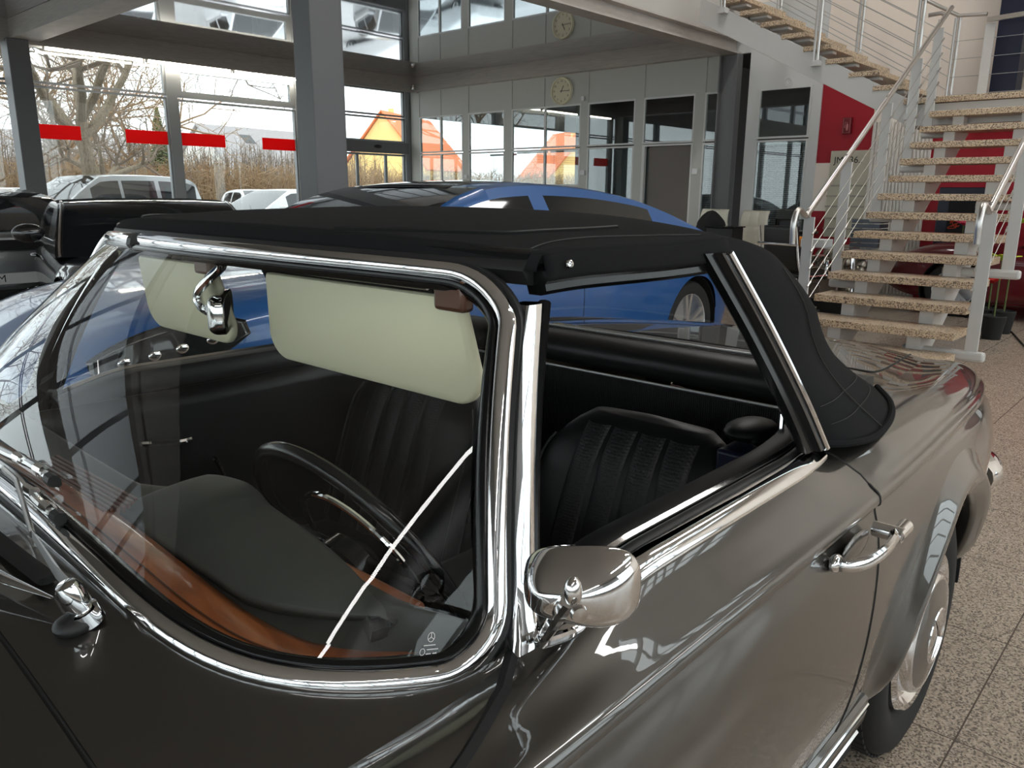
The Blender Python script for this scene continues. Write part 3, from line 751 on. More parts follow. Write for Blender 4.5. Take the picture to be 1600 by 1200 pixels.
def flower(x, y, h, mt, lab, big, n=7):
    t = thing('potted_flower', lab, 'flower', (x, y, 0))
    MB().lathe([(.001, 0), (.08, .0), (.11, .22), (.10, .23), (.09, .21), (.001, .2)], (x, y, 0), (0, 0, 1), 16).build('pot', M['dark'], t)
    MB().tube([(x, y, .2), (x+.01, y, h)], .008, 6).build('stem', M['conifer'], t)
    pe = MB(); random.seed(int(h*100))
    for k in range(n):
        a = 2*PI*k/n; d = Vector((math.cos(a), math.sin(a), .5+.5*random.random())).normalized(); s = Vector((-math.sin(a), math.cos(a), 0))
        c = Vector((x, y, h)); L = big*(.8+.4*random.random())
        pe.grid(lambda u, v, c=c, d=d, s=s, L=L: c+d*L*v+s*(u-.5)*L*.5*math.sin(PI*min(v*.9+.1, 1))+Vector((0, 0, -.3*L*v*v+.04*L*math.sin(PI*u))), 4, 6)
    pe.build('petals', mt, t, solid=.003)
f1 = hit(1506, 352, 0, -8.9); flower(-8.9, f1.y, f1.z, M['pink'], 'bright pink flower showing between two granite treads', .14)
f2 = hit(1590, 350, 0, -7.2); flower(-7.2, f2.y, f2.z, M['leafgreen'], 'tall yellow green lily behind the right stair railing, upper bloom', .16)
f3 = hit(1572, 405, 0, -7.0); flower(-6.75, f3.y+.02, f3.z, M['leafgreen'], 'lower yellow green leafy plant behind the right stair railing', .16)
f4 = hit(1565, 412, 0, -7.6); flower(-7.3, f4.y, f4.z-.18, M['redflower'], 'dark red flower low behind the right stair railing', .15)
# power cable on the floor
tag(MB().tube(catmull([hit(u, v, 2, .008) for u, v in ((1535, 472), (1560, 495), (1582, 520), (1600, 540), (1640, 585))], 6), .007, 6).build('power_cable', M['rubber']), 'thin black cable snaking over the floor right of the stairs', 'cable')
# ================================================================== generic cars
def make_car(t, S):
    """parts of a road car built round the rear axle: x forward, y left, ground z=0"""
    W, wb, fo, ro, H = S['W'], S['wb'], S['fo'], S['ro'], S['H']
    paint = M[S['paint']]; det = S.get('detail', 1)
    xr0, xf0 = -ro, wb+fo
    rw = S.get('rw', .32); ra = rw+.045
    tp = S['top']; xfa = wb
    def hw(x):
        w = W
        if x > wb: w *= 1-S.get('tf', .26)*((x-wb)/fo)**2.6
        if x < 0: w *= 1-S.get('tr', .18)*((-x)/ro)**2.6
        return w
    def tz(x): return interp(tp, x)[0]
    def ring(x):
        e = 0
        if x > wb: e = max(0, (x-wb)/fo)
        if x < 0: e = max(0, -x/ro)
        zb = .19+.10*e**4; t = tz(x); w = hw(x)
        k = [(0, t+.012), (.5*w, t+.008), (.80*w, t-.012), (.93*w, t-.06), (.985*w, lerp(t, zb, .22)), (w, lerp(t, zb, .42)), (.985*w, lerp(t, zb, .68)), (.96*w, zb+.06), (.88*w, zb)]
        per = 5 if det else 2
        half = catmull([(x, a, b) for a, b in k], per)
        return half+[Vector((p.x, -p.y, p.z)) for p in half[::-1][:-1]]
    n = S.get('n', 64) if det else 26
    xs = [lerp(xr0, xf0, i/n) for i in range(n+1)]
    b = MB(); rs = [ring(x) for x in xs]
    # round the two ends
    def endring(r, dx, s):
        zc = sum(p.z for p in r)/len(r)
        return [Vector((p.x+dx, p.y*s, zc+(p.z-zc)*s)) for p in r]
    rs = [endring(rs[0], -.06, .80), endring(rs[0], -.035, .93)]+rs+[endring(rs[-1], .035, .93), endring(rs[-1], .06, .80)]
    b.rings(rs, True, True)
    if det:   # wheel openings
        keep = []
        for f in b.f:
            c = sum((b.v[i] for i in f), Vector())/len(f)
            if abs(c.y) > .55*W and min((c.x-wx)**2+(c.z-rw)**2 for wx in (0, wb)) < ra**2 and len(f) == 4: continue
            keep.append(f)
        b.f = keep
        for p in b.v:
            if abs(p.y) > .5*W:
                for wx in (0, wb):
                    d = math.hypot(p.x-wx, p.z-rw)
                    if ra-.05 < d < ra+.03:
                        s = ra/d; p.x = wx+(p.x-wx)*s; p.z = rw+(p.z-rw)*s
    body = b.build('body', paint, t, ang=40)
    if det:
        for wx in (0, wb):
            for s in (-1, 1):
                MB().lathe([(ra-.005, -.30), (ra+.004, -.30), (ra+.004, 0), (ra-.005, 0)], (wx, s*hw(wx)*.955, rw), (0, s, 0), 32).build('wheel_housing', M['dark'], t)
    # greenhouse
    gh = S['roof']; xg0, xg1 = gh[0][0], gh[-1][0]
    wins = S['wins']; rf, rr = S['rf'], S['rr']
    st = sorted(set([xg0, xg1, rf, rr]+[x for w_ in wins for x in w_]+[lerp(xg0, xg1, i/(34 if det else 14)) for i in range(35 if det else 15)]))
    wr = S.get('wr', .70)*W
    fr = [0, .07, .35, .65, .86, 1.0]
    def gring(x):
        rz = interp(gh, x)[0]; bz = tz(x)-.012; wbse = hw(x)*.93
        h = max(rz-.03-bz, .002)
        pts = []
        for f in fr:
            z = bz+h*f; k = min(1, max(0, (z-bz)/max(.05, H-.03-bz)))
            pts.append((x, wbse-(wbse-wr)*k**1.25, z))
        ye = pts[-1][1]
        pts += [(x, ye*.93, bz+h+(rz-bz-h)*.45), (x, ye*.55, bz+h+(rz-bz-h)*.9), (x, 0, rz)]
        return [Vector(p) for p in pts]
    G = [gring(x) for x in st]; m = len(G[0])
    cats = {}
    def put(cat, vs):
        cats.setdefault(cat, MB()).add(vs, [(0, 1, 2, 3)])
    for i in range(len(st)-1):
        xc = (st[i]+st[i+1])/2
        for j in range(m-1):
            for s in (1, -1):
                q = [G[i][j], G[i][j+1], G[i+1][j+1], G[i+1][j]]
                q = [Vector((p.x, p.y*s, p.z)) for p in q]
                if j < 5:
                    inw = any(a < xc < b_ for a, b_ in wins)
                    cat = ('side_window', s, [k for k, w_ in enumerate(wins) if w_[0] < xc < w_[1]][0]) if (inw and 1 <= j <= 3) else ('pillar', 0, 0)
                else:
                    if xc > rf: cat = ('windscreen', 0, 0) if j > 5 else ('pillar', 0, 0)
                    elif xc < rr: cat = ('rear_window', 0, 0) if j > 5 else ('pillar', 0, 0)
                    else: cat = ('roof', 0, 0)
                put(cat, q)
    import bmesh
    for c, mb in cats.items():
        mt = M['car_glass'] if c[0] in ('side_window', 'windscreen', 'rear_window') else (M[S.get('roofmat', S['paint'])] if c[0] == 'roof' else paint)
        if c[0] == 'pillar' and S.get('pillarmat'): mt = M[S['pillarmat']]
        o = mb.build(c[0], mt, t, smooth=True, ang=50, fixn=False)
        bm = bmesh.new(); bm.from_mesh(o.data); bmesh.ops.remove_doubles(bm, verts=bm.verts[:], dist=1e-4); bmesh.ops.recalc_face_normals(bm, faces=bm.faces[:]); bm.to_mesh(o.data); bm.free()
        for p in o.data.polygons: p.use_smooth = True
        o.data.set_sharp_from_angle(angle=R(50))
    # wheels
    for wx in (0, wb):
        for s in (-1, 1):
            y = s*(hw(wx)*.965-.01)
            wh = MB().lathe([(rw*.70, -.21), (rw*.93, -.215), (rw, -.18), (rw, -.03), (rw*.95, -.005), (rw*.80, 0), (rw*.72, -.012), (rw*.70, -.03)], (wx, y, rw), (0, s, 0), 36 if det else 18).build('wheel', M['tyre'], t)
            r = MB(); r.lathe([(rw*.715, -.01), (rw*.70, -.012), (rw*.66, -.05), (rw*.66, -.15), (.001, -.15)], (wx, y, rw), (0, s, 0), 30 if det else 16)
            ns = 5
            for k in range(ns):
                for dk in ((-.16, .16) if det else (0,)):
                    a = 2*PI*k/ns+dk+.3; a2 = 2*PI*k/ns+dk*.4+.3
                    p = Vector((wx+math.cos(a2)*.05, y-s*.035, rw+math.sin(a2)*.05)); q = Vector((wx+math.cos(a)*rw*.70, y-s*.03, rw+math.sin(a)*rw*.70))
                    r.bar(p, q, .03 if det else .05, .025, (0, s, 0))
            r.lathe([(.001, -.015), (.05, -.02), (.055, -.05)], (wx, y, rw), (0, s, 0), 16)
            r.build('rim', M['alloy'], wh)
    for s in (-1, 1):
        mx_, mz_ = S['mir']
        mo = MB(); mo.ell((mx_, s*(hw(mx_)*.93+.14), mz_), (.07, .12, .075), 14, 10); mo.bar((mx_+.02, s*hw(mx_)*.88, mz_-.09), (mx_, s*(hw(mx_)*.93+.07), mz_-.03), .05, .03)
        mo.build('door_mirror', M[S.get('mirmat', S['paint'])], t)
    for sgn in (-1, 1):
        for x in S.get('handles', ()):
            MB().tube(catmull([(x-.11, sgn*(hw(x)*.985), S['hz']), (x-.07, sgn*(hw(x)+.022), S['hz']+.006), (x+.07, sgn*(hw(x)+.022), S['hz']+.012), (x+.11, sgn*(hw(x)*.985), S['hz']+.010)], 4), .016, 10).build('door_handle', paint, t)
    return hw, tz

# ---- the blue fastback beside the soft top car
bc = thing('blue_car', 'bright blue five door car parked directly behind the grey convertible', 'car', (-3.50, -2.755, 0), 0, local=True)
S = dict(n=130, W=.965, wb=3.25, fo=1.25, ro=.85, H=1.415, paint='blue', rw=.345,
         top=[(-.9, .86), (-.5, 1.00), (0, 1.02), (.8, .985), (1.9, .97), (2.8, .96), (3.2, .945), (3.7, .90), (4.1, .83), (4.5, .70)],
         roof=[(-.82, .95), (-.4, 1.03), (-.05, 1.14), (.30, 1.255), (.65, 1.34), (1.19, 1.40), (1.59, 1.415), (1.94, 1.40), (2.29, 1.33), (2.69, 1.15), (3.09, .945)],
         wins=[(.46, 1.56), (1.70, 2.49)], rf=2.06, rr=.14, wr=.70, roofmat='blue', mir=(2.32, 1.06), handles=(.54, 1.51), hz=.80)
hw, tz = make_car(bc, S)
# black panoramic roof panel
def rp(u, v):
    x = lerp(.44, 2.14, u); y = lerp(-.52, .52, v); z = interp(S['roof'], x)[0]
    return Vector((x, y, z-.016*(abs(y)/.52)**2.5*1.2+.003))
MB().grid(rp, 18, 10).build('glass_roof', M['car_glass'], bc, solid=.004, soff=1)
for sgn in (1, -1):
    # headlight sweeping back along the wing
    def hl(u, v):
        x = lerp(3.74, 4.34, u); w = math.sin(PI*min(max(u, .02), .98))**.5
        zc = lerp(.775, .66, u); z = zc+(v-.5)*.19*w; y = hw(x)
        return Vector((x, sgn*(y*lerp(.995, .955, v)+.006), z))
    MB().grid(hl, 20, 6).build('headlight', M['car_glass'], bc, solid=.012, soff=0)
    for k, uu in enumerate((.25, .45, .62, .8)):
        c = hl(uu, .45); MB().ell(c+Vector((0, sgn*.004, 0)), (.03, .010, .022), 14, 8).build('lamp_lens', M['chrome'], bc)
    MB().tube([hl(u, 1.0)+Vector((0, sgn*.004, .004)) for u in [i/12 for i in range(13)]], .003, 6).build('headlight_trim', M['rubber_gloss'], bc)
    def tl(u, v):
        x = lerp(-.88, -.5, u); return Vector((x, sgn*(hw(x)*.955+.012), lerp(.84, .97, v)))
    MB().grid(tl, 8, 4).build('tail_light', M['red_paint'], bc, solid=.01, soff=0)
    # shut lines and window surround
    for x0 in (1.41, 2.6):
        pts = [Vector((x0+.02*math.sin(PI*k/10), sgn*(0), 0)) for k in range(11)]
        zs = [lerp(.30, tz(x0)-.06, k/10) for k in range(11)]
        line = []
        for p, z in zip(pts, zs):
            f = (tz(x0)-z)/(tz(x0)-.19); yy = hw(x0)*(1.0-.015*abs(f-.42)/.3 if f > .2 else .985)
            line.append((p.x, sgn*(yy+.0005), z))
        MB().tube(line, .0035, 5).build('door_gap', M['dark'], bc)
# ---- black soft top sports car further back
kc = thing('black_sports_car', 'black sports car with fabric roof at the left behind the blue car', 'car', (-1.50, -7.27, 0), R(76), local=True)
S2 = dict(W=.87, wb=2.50, fo=.90, ro=.15, H=1.27, paint='black_paint', rw=.34,
          top=[(-.2, .84), (.6, .86), (1.3, .84), (1.9, .83), (2.3, .83), (2.8, .77), (3.1, .69), (3.42, .56)],
          roof=[(-.15, .88), (.1, 1.10), (.4, 1.22), (.75, 1.265), (1.1, 1.27), (1.4, 1.245), (1.7, 1.08), (2.0, .83)],
          wins=[(.45, 1.18)], rf=1.32, rr=.3, wr=.80, roofmat='canvas', mir=(1.62, 1.0), handles=(.45,), hz=.74)
hw2, tz2 = make_car(kc, S2)
for sgn in (1, -1):
    c = Vector((2.98, sgn*.60, .70)); ax = Vector((.86, sgn*.18, .42)).normalized()
    o = MB().lathe([(.001, .03), (.07, .025), (.10, .005)], c, ax, 24).build('headlight', M['car_glass'], kc)
    MB().lathe([(.10, -.03), (.118, .0), (.112, .018), (.10, .01)], c, ax, 24).build('headlight_ring', M['chrome'], o)
    MB().lathe([(.001, .0), (.045, .02), (.05, 0)], c+ax*.012, ax, 16).build('lamp_lens', M['chrome_soft'], o)
    # bright edges of the windscreen posts
    pts = []
    for k in range(9):
        x = lerp(1.33, 1.98, k/8); rz = interp(S2['roof'], x)[0]; bz = tz2(x)-.012; h = max(rz-.03-bz, .002); kk = min(1, h/(1.27-.03-bz))
        wb_ = hw2(x)*.93; pts.append((x+.004, sgn*(wb_-(wb_-S2['wr']*S2['W'])*kk**1.25)*.96, bz+h+(rz-bz-h)*.45+.004))
    MB().tube(pts, .011, 8).build('screen_post', M['chrome_soft'], kc)
    MB().ell((3.30, sgn*.45, .42), (.05, .16, .07), 14, 10).build('air_intake', M['dark'], kc)
# seats and sticker behind the screen are hinted by the sticker only
MB().lathe([(.001, .0), (.036, .0), (.036, .002), (.001, .002)], (1.90, -.63, .90), (.66, 0, .75), 18).build('round_sticker', M['green'], kc)
# ---- silver car at the very left, tail towards us
vc = thing('silver_car', 'silver car at the left edge with its tail and number plate towards the camera', 'car', (-.66, -9.08, 0), R(-90), local=True)
S3 = dict(W=.93, wb=2.5, fo=.50, ro=.98, H=1.36, paint='silver_paint', rw=.33,
          top=[(-1.05, .88), (-.6, .96), (0, .96), (1, .93), (2, .92), (2.5, .86), (2.8, .75), (3.0, .62)],
          roof=[(-.92, .93), (-.5, 1.16), (0, 1.31), (.6, 1.36), (1.0, 1.35), (1.4, 1.24), (1.95, .93)],
          wins=[(-.2, .55), (.62, 1.3)], rf=1.1, rr=.0, wr=.70, mir=(1.5, 1.02), handles=(.5,), hz=.76)
make_car(vc, S3)
xb = -1.085
MB().box(xb-.012, xb+.02, -.70, .70, .74, .84).build('rear_band', M['dark'], vc, smooth=False, bevel=.004)
pc = 0   # plate
pl = MB().box(xb-.045, xb+.02, pc-.26, pc+.26, .40, .51).build('number_plate', M['white'], vc, smooth=False, bevel=.003)
MB().box(xb-.0465, xb-.0452, pc+.215, pc+.258, .402, .508).build('plate_band', M['plate_blue'], pl, smooth=False)
text_mesh('M', .105, 'plate_letter', M['text_black'], pl, MX((xb-.0462, pc+.165, .455), (0, -1, 0), (0, 0, 1)))
MB().box(xb-.015, xb+.01, -.62, .62, .26, .34).build('bumper_insert', M['dark'], vc, smooth=False, bevel=.01)
for s in (-1, 1): MB().ell((xb+.09, s*.70, .66), (.05, .10, .03), 16, 10).build('tail_light', M['red_paint'], vc)
# ---- dark red classic car behind the stairs
rc = thing('dark_red_car', 'glossy dark red car standing in the shade behind the granite stairs', 'car', (-8.75, 1.35, 0), R(-90), local=True)
S4 = dict(W=.72, wb=2.45, fo=.75, ro=.85, H=1.22, paint='red_paint', rw=.31,
          top=[(-.9, .66), (-.4, .80), (.2, .84), (1.2, .82), (2.0, .84), (2.6, .82), (3.05, .70), (3.2, .62)],
          roof=[(-.6, .80), (-.2, 1.02), (.3, 1.19), (.8, 1.22), (1.2, 1.18), (1.6, 1.0), (1.85, .84)],
          wins=[(-.1, .5), (.58, 1.2)], rf=1.05, rr=-.1, wr=.68, mir=(1.5, .95), handles=(.5,), hz=.66)
make_car(rc, S4)

# ================================================================== outside
def park(name, lab, x, y, rz, paint, kind):
    t = thing(name, lab, 'car', (x, y, -.065), rz, 'cars parked outside', local=True)
    if kind == 'estate':
        S = dict(W=.92, wb=2.75, fo=.9, ro=1.0, H=1.72, paint=paint, detail=0, top=[(-1.0, .98), (0, 1.02), (2.2, 1.0), (2.9, .92), (3.3, .84), (3.65, .72)],
                 roof=[(-.98, 1.0), (-.8, 1.5), (-.5, 1.68), (.5, 1.72), (1.4, 1.70), (1.8, 1.5), (2.5, .98)], wins=[(-.7, .2), (.3, 1.05), (1.12, 1.75)], rf=1.5, rr=-.62, wr=.76, mir=(1.9, 1.1))
    elif kind == 'van':
        S = dict(W=.95, wb=3.0, fo=.85, ro=1.0, H=1.95, paint=paint, detail=0, top=[(-1.0, 1.05), (0, 1.06), (2.6, 1.05), (3.3, .95), (3.85, .75)],
                 roof=[(-1.0, 1.08), (-.9, 1.7), (-.6, 1.93), (.5, 1.95), (1.8, 1.93), (2.2, 1.7), (3.1, 1.03)], wins=[(-.7, .4), (.5, 1.4), (1.5, 2.3)], rf=2.0, rr=-.75, wr=.8, mir=(2.4, 1.2))
    else:
        S = dict(W=.89, wb=2.65, fo=.85, ro=.95, H=1.46, paint=paint, detail=0, top=[(-.95, .90), (0, .96), (1.8, .94), (2.5, .86), (3.1, .76), (3.5, .62)],
                 roof=[(-.85, .92), (-.5, 1.28), (-.1, 1.42), (.5, 1.46), (1.0, 1.45), (1.5, 1.25), (2.15, .92)], wins=[(-.25, .42), (.5, 1.3)], rf=1.12, rr=-.2, wr=.74, mir=(1.6, 1.0))
    make_car(t, S); return t
park('parked_estate', 'grey blue estate car parked outside behind the tree trunk, nearest the glass front', -5.75, -16.6, R(12), 'silver_paint', 'estate')
park('parked_car', 'dark blue grey car parked outside behind the grey blue estate, at the left', -1.5, -19.2, R(190), 'darkgrey_paint', 'estate')
park('parked_car', 'white car parked outside just right of the first slim window post', -10.4, -17.6, R(10), 'white_paint', 'hatch')
park('parked_car', 'white car parked outside left of the thick steel column', -12.0, -23.2, R(80), 'white_paint', 'hatch')
park('parked_car', 'pale silver car outside seen beside the sliding door, right of the thick steel column', -14.9, -19.5, R(70), 'silver_paint', 'hatch')
park('parked_car', 'white car outside at the right end of the sliding door', -18.6, -21.0, R(75), 'white_paint', 'hatch')
park('parked_car', 'white car in the second outdoor row behind the estate, seen right of the tree trunk', -9.4, -26.0, R(75), 'white_paint', 'hatch')
park('parked_car', 'silver car in the second outdoor row, left of the thick steel column', -14.6, -27.5, R(80), 'silver_paint', 'hatch')
park('parked_van', 'white van parked outside at the far left behind the dark blue grey car', -.6, -27.0, R(100), 'white_paint', 'van')
park('parked_car', 'white car in the far outdoor row between tree trunk and window post', -6.6, -29.0, R(85), 'white_paint', 'hatch')
park('parked_car', 'white car in the far outdoor row behind the sliding door', -20.0, -27.0, R(85), 'white_paint', 'hatch')
park('parked_car', 'silver grey car in the far outdoor row left of the sliding door', -17.6, -30.5, R(85), 'silver_paint', 'hatch')
# bare trees
def tree(name, lab, x, y, h, r, seed, mt='bark', spread=.9, depth=5, group='bare trees outside', trunk=None):
    t = thing(name, lab, 'tree', (x, y, -.065), 0, group)
    random.seed(seed); tr = MB(); tw = MB()
    def grow(p, d, ln, rr, lev):
        pts = [p]; q = p; dd = d.copy()
        k = 4 if lev < 2 else 3
        for i in range(k):
            jt = .03 if lev == 0 else .13; dd = (dd+Vector((random.gauss(0, jt), random.gauss(0, jt), random.gauss(.02, jt*.6)))).normalized(); q = q+dd*ln/k; pts.append(q)
        mb = tr if lev < 2 else tw
        mb.tube(pts, [lerp(rr, rr*.62, i/k) for i in range(k+1)], 8 if lev < 2 else (5 if lev < 3 else 3))
        if lev >= depth: return
        nb = (random.randint(6, 7) if name == 'bare_tree' and h > 8 else 5) if lev == 0 else (random.randint(4, 5) if lev < 3 else random.randint(3, 4))
        for i in range(nb):
            a = 2*PI*(i+random.random()*.6)/nb
            side = dd.orthogonal().normalized(); s2 = dd.cross(side)
            nd_ = (dd*random.uniform(.45, .8)+(side*math.cos(a)+s2*math.sin(a))*spread*random.uniform(.6, 1.1)+Vector((0, 0, .12))).normalized()
            st_ = pts[-1] if i < 2 else pts[-2]+(pts[-1]-pts[-2])*random.random()
            grow(st_, nd_, ln*(random.uniform(.75, .95) if lev == 0 else random.uniform(.58, .76)), max(.006, rr*random.uniform(.42, .58)), lev+1)
    grow(Vector((x, y, -.065)), Vector((0, 0, 1)), trunk or h*.36, r, 0)
    tr.build('trunk', M[mt], t); tw.build('twigs', M['twig' if mt == 'bark' else mt], t)
tree('bare_tree', 'big bare tree with a mossy trunk outside the first window bay', -5.75, -19.6, 8.2, .22, 4, spread=.95, trunk=3.0)
tree('bare_tree', 'smaller pollarded bare tree outside, just left of the first slim window post', -9.7, -29, 6.0, .22, 8, spread=1.0, trunk=1.8)
for k, (x, y, h, lab) in enumerate([(-4.5, -34, 9, 'bare tree far outside behind the big tree, at the left edge of the first bay'), (-11.0, -36, 8.5, 'bare tree far outside behind the first slim post'),
                                    (-14.5, -38, 8.5, 'bare tree far outside above the white cars in the second bay'), (-7.8, -40, 9.5, 'tall bare tree far outside right behind the big trunk'), (3.5, -24, 7.5, 'bare tree outside beyond the left edge, mirrored in the partition windows')]):
    tree('bare_tree', lab, x, y, h, .16, 20+k, 'twig_tan', .95, 5)
def conifer(x, y, h, lab):
    t = thing('conifer', lab, 'tree', (x, y, -.065), 0, 'conifers outside')
    b = MB(); random.seed(int(-x*10))
    MB().tube([(x, y, -.065), (x, y, h*.95)], [.12, .02], 6).build('trunk', M['bark'], t)
    for k in range(int(h*14)):
        z = h*(.12+.88*k/(h*14)); rr = (1-z/h)*h*.22+.08
        for i in range(7):
            a = random.random()*2*PI; b.bar((x, y, z), (x+math.cos(a)*rr, y+math.sin(a)*rr, z-.18*rr), .10, .05)
    b.build('needles', M['conifer'], t, smooth=False)
conifer(-9.2, -44, 8.5, 'green conifer far outside behind the big bare tree'); conifer(-19.5, -46, 6, 'small green conifer far outside near the houses')
# hedge and bushes: nobody could count the stems
def thicket(name, lab, x0, x1, y0, y1, h, n, mt, seed):
    random.seed(seed); b = MB()
    for k in range(n):
        x, y = random.uniform(x0, x1), random.uniform(y0, y1); z = 0; p = Vector((x, y, -.05)); hh = h*random.uniform(.55, 1)
        q = p+Vector((random.gauss(0, .35), random.gauss(0, .35), hh)); m_ = (p+q)/2+Vector((random.gauss(0, .1), 0, 0))
        b.tube([p, m_, q], [.03, .022, .008], 3)
        for j in range(4):
            s = p.lerp(q, random.uniform(.3, .95)); b.tube([s, s+Vector((random.gauss(0, .45), random.gauss(0, .45), random.uniform(.1, .7)))], [.015, .005], 3)
    return tag(b.build(name, M[mt], smooth=False), lab, 'hedge', kind='stuff')
thicket('hedge', 'tan winter hedge outside behind the parked cars', -46, 0, -35, -32, 2.7, 3600, 'twig_tan', 31)
thicket('bushes', 'greyish brown bare bushes outside in front of the houses', -40, 2, -58, -50, 5.0, 2200, 'twig', 32)
# houses
def house(x, y, w, d, h, rh, wall, roof, lab, rz=0, extra=True):
    t = thing('house', lab, 'house', (x, y, -.065), rz, 'houses outside', local=True)
    MB().box(-w/2, w/2, -d/2, d/2, 0, h).prism([(-w/2+.01, -d/2+.01, h), (-w/2+.01, d/2-.01, h), (-w/2+.01, 0, h+rh-.05)], (w-.02, 0, 0)).build('walls', M[wall], t, smooth=False)
    r = MB()
    for s in (-1, 1):
        r.prism([(-w/2-.4, s*(d/2+.4), h-.25), (-w/2-.4, 0, h+rh), (-w/2-.4, 0, h+rh+.18), (-w/2-.4, s*(d/2+.55), h-.15)], (w+.8, 0, 0))
    r.build('roof', M[roof], t, smooth=False)
    MB().box(w*.2, w*.2+.5, -.9, -.4, h+rh*.5, h+rh+.7).build('chimney', M[wall], t, smooth=False)
    for k in range(3):
        MB().box(-w/2+1+k*(w-2.2)/2, -w/2+2.2+k*(w-2.2)/2, d/2, d/2+.03, h*.45, h*.8).build('window', M['car_glass'], t, smooth=False)
    s = (rh/(d/2)); 
    MB().prism([(.8, 1.0, h+rh-1.0*s+.20), (2.2, 1.0, h+rh-1.0*s+.20), (2.2, 2.0, h+rh-2.0*s+.20), (.8, 2.0, h+rh-2.0*s+.20)], (0, .02, .05)).build('roof_window', M['car_glass'], t, smooth=False)
house(-62, -74, 13, 10, 4.0, 6.0, 'house_yellow', 'roof_tile', 'yellow house with an orange tiled roof far outside, seen above the sliding door', R(25))
house(-88, -70, 13, 10, 3.6, 6.0, 'house_yellow', 'roof_tile', 'orange roofed house far outside at the right end of the sliding door', R(60))
house(-46, -82, 13, 10, 3.4, 4.6, 'house_white', 'roof_grey', 'white house with a grey roof far outside, left of the thick steel column', R(10))
house(-36, -106, 16, 10, 4.0, 4.0, 'house_white', 'roof_grey', 'pale grey roofed house farther behind the white one', R(-5))
house(-15, -90, 14, 10, 4.0, 3.6, 'house_white', 'roof_grey', 'pale house hidden behind the bare trees of the first bay', R(0))
# ================================================================== the classic soft top car in front
K = thing('classic_convertible', 'grey brown classic convertible with black fabric roof and chrome windscreen frame, filling the foreground', 'car', (0.9, 0, 0))
KEYS = 'GHIJKLMNOPQR'
TAB = [  # x, then y,z of G..R
 (-1.06, .47, .765, .55, .768, .605, .75, .622, .728, .632, .716, .629, .705, .645, .68, .665, .61, .665, .53, .655, .45, .635, .37, .61, .31),
 (-1.00, .50, .79, .58, .793, .635, .773, .652, .750, .664, .738, .660, .726, .68, .695, .70, .62, .70, .55, .69, .47, .67, .38, .64, .31),
 (-.70, .57, .842, .66, .845, .712, .824, .732, .796, .745, .783, .741, .771, .765, .735, .785, .66, .785, .57, .77, .46, .745, .37, .71, .30),
 (-.30, .63, .878, .725, .880, .780, .858, .798, .828, .812, .814, .808, .802, .828, .76, .842, .68, .84, .57, .822, .45, .795, .36, .76, .30),
 (.15, .67, .902, .762, .902, .814, .876, .830, .845, .845, .831, .841, .819, .853, .775, .862, .69, .858, .57, .84, .45, .815, .36, .78, .30),
 (.42, .69, .908, .772, .902, .822, .874, .840, .843, .855, .829, .851, .817, .860, .772, .868, .69, .864, .57, .848, .45, .824, .36, .79, .30),
 (.58, .735, .908, .772, .892, .812, .864, .842, .842, .860, .829, .856, .816, .864, .772, .872, .69, .868, .57, .852, .45, .828, .36, .795, .30),
 (.75, .752, .910, .785, .894, .820, .866, .845, .842, .862, .829, .858, .816, .866, .772, .873, .69, .868, .57, .852, .45, .828, .36, .795, .30),
 (1.15, .752, .910, .786, .894, .820, .866, .845, .842, .862, .829, .858, .816, .866, .772, .873, .69, .868, .57, .852, .45, .828, .36, .795, .30),
 (1.50, .737, .848, .776, .858, .813, .848, .844, .837, .861, .828, .857, .815, .866, .771, .873, .69, .868, .57, .852, .45, .828, .36, .795, .30),
 (1.62, .735, .848, .775, .857, .812, .848, .843, .837, .860, .827, .856, .814, .865, .770, .872, .69, .868, .57, .852, .45, .828, .36, .795, .30),
 (2.0, .71, .853, .77, .862, .812, .850, .838, .832, .855, .822, .851, .809, .862, .766, .870, .69, .866, .57, .85, .45, .826, .36, .795, .30),
 (2.7, .66, .835, .735, .842, .785, .820, .806, .792, .822, .780, .818, .768, .832, .73, .845, .66, .845, .56, .83, .45, .80, .36, .77, .30),
 (3.22, .58, .745, .66, .752, .705, .735, .722, .71, .732, .70, .728, .69, .74, .66, .75, .60, .75, .53, .735, .45, .71, .38, .68, .33)]
def _crease(r):
    r = list(r); h = r[1:]; ks = [(h[2*i], h[2*i+1]) for i in range(12)]
    jy, jz = ks[3]
    ks[3] = (jy-.003, jz+.006); ks[4] = (jy+.0105, jz-.002); ks[5] = (jy+.0135, jz-.016)
    ks.insert(6, (jy+.006, jz-.0225))
    return tuple([r[0]]+[c for k in ks for c in k])
TAB = [_crease(r) for r in TAB]
NK = 13; PER = 5; NR = (NK-1)*PER
_cache = {}
def side_rows(x):
    k = round(x, 4)
    if k not in _cache:
        r = interp(TAB, x); _cache[k] = catmull([(0, r[2*i], r[2*i+1]) for i in range(NK)], PER)
    return _cache[k]
def sidept(x, j, sgn=1):
    p = side_rows(x)[j]; return Vector((x, sgn*p.y, p.z))
def side_y(x, z):
    rows = side_rows(x)
    for a, b in zip(rows[15:], rows[16:]):
        if b.z <= z <= a.z: return lerp(b.y, a.y, (z-b.z)/max(1e-6, a.z-b.z))
    return rows[-1].y
def keyfn(vals):
    def f(j):
        t = j/PER; i = min(NK-2, int(t)); return lerp(vals[i], vals[i+1], t-i)
    return f
xf = keyfn([1.378, 1.432, 1.535, 1.580, 1.588, 1.594, 1.597, 1.605, 1.612, 1.605, 1.59, 1.575, 1.57])
xr = keyfn([.600, .578, .562, .572, .578, .580, .582, .596, .602, .602, .602, .602, .602])
WR = .318
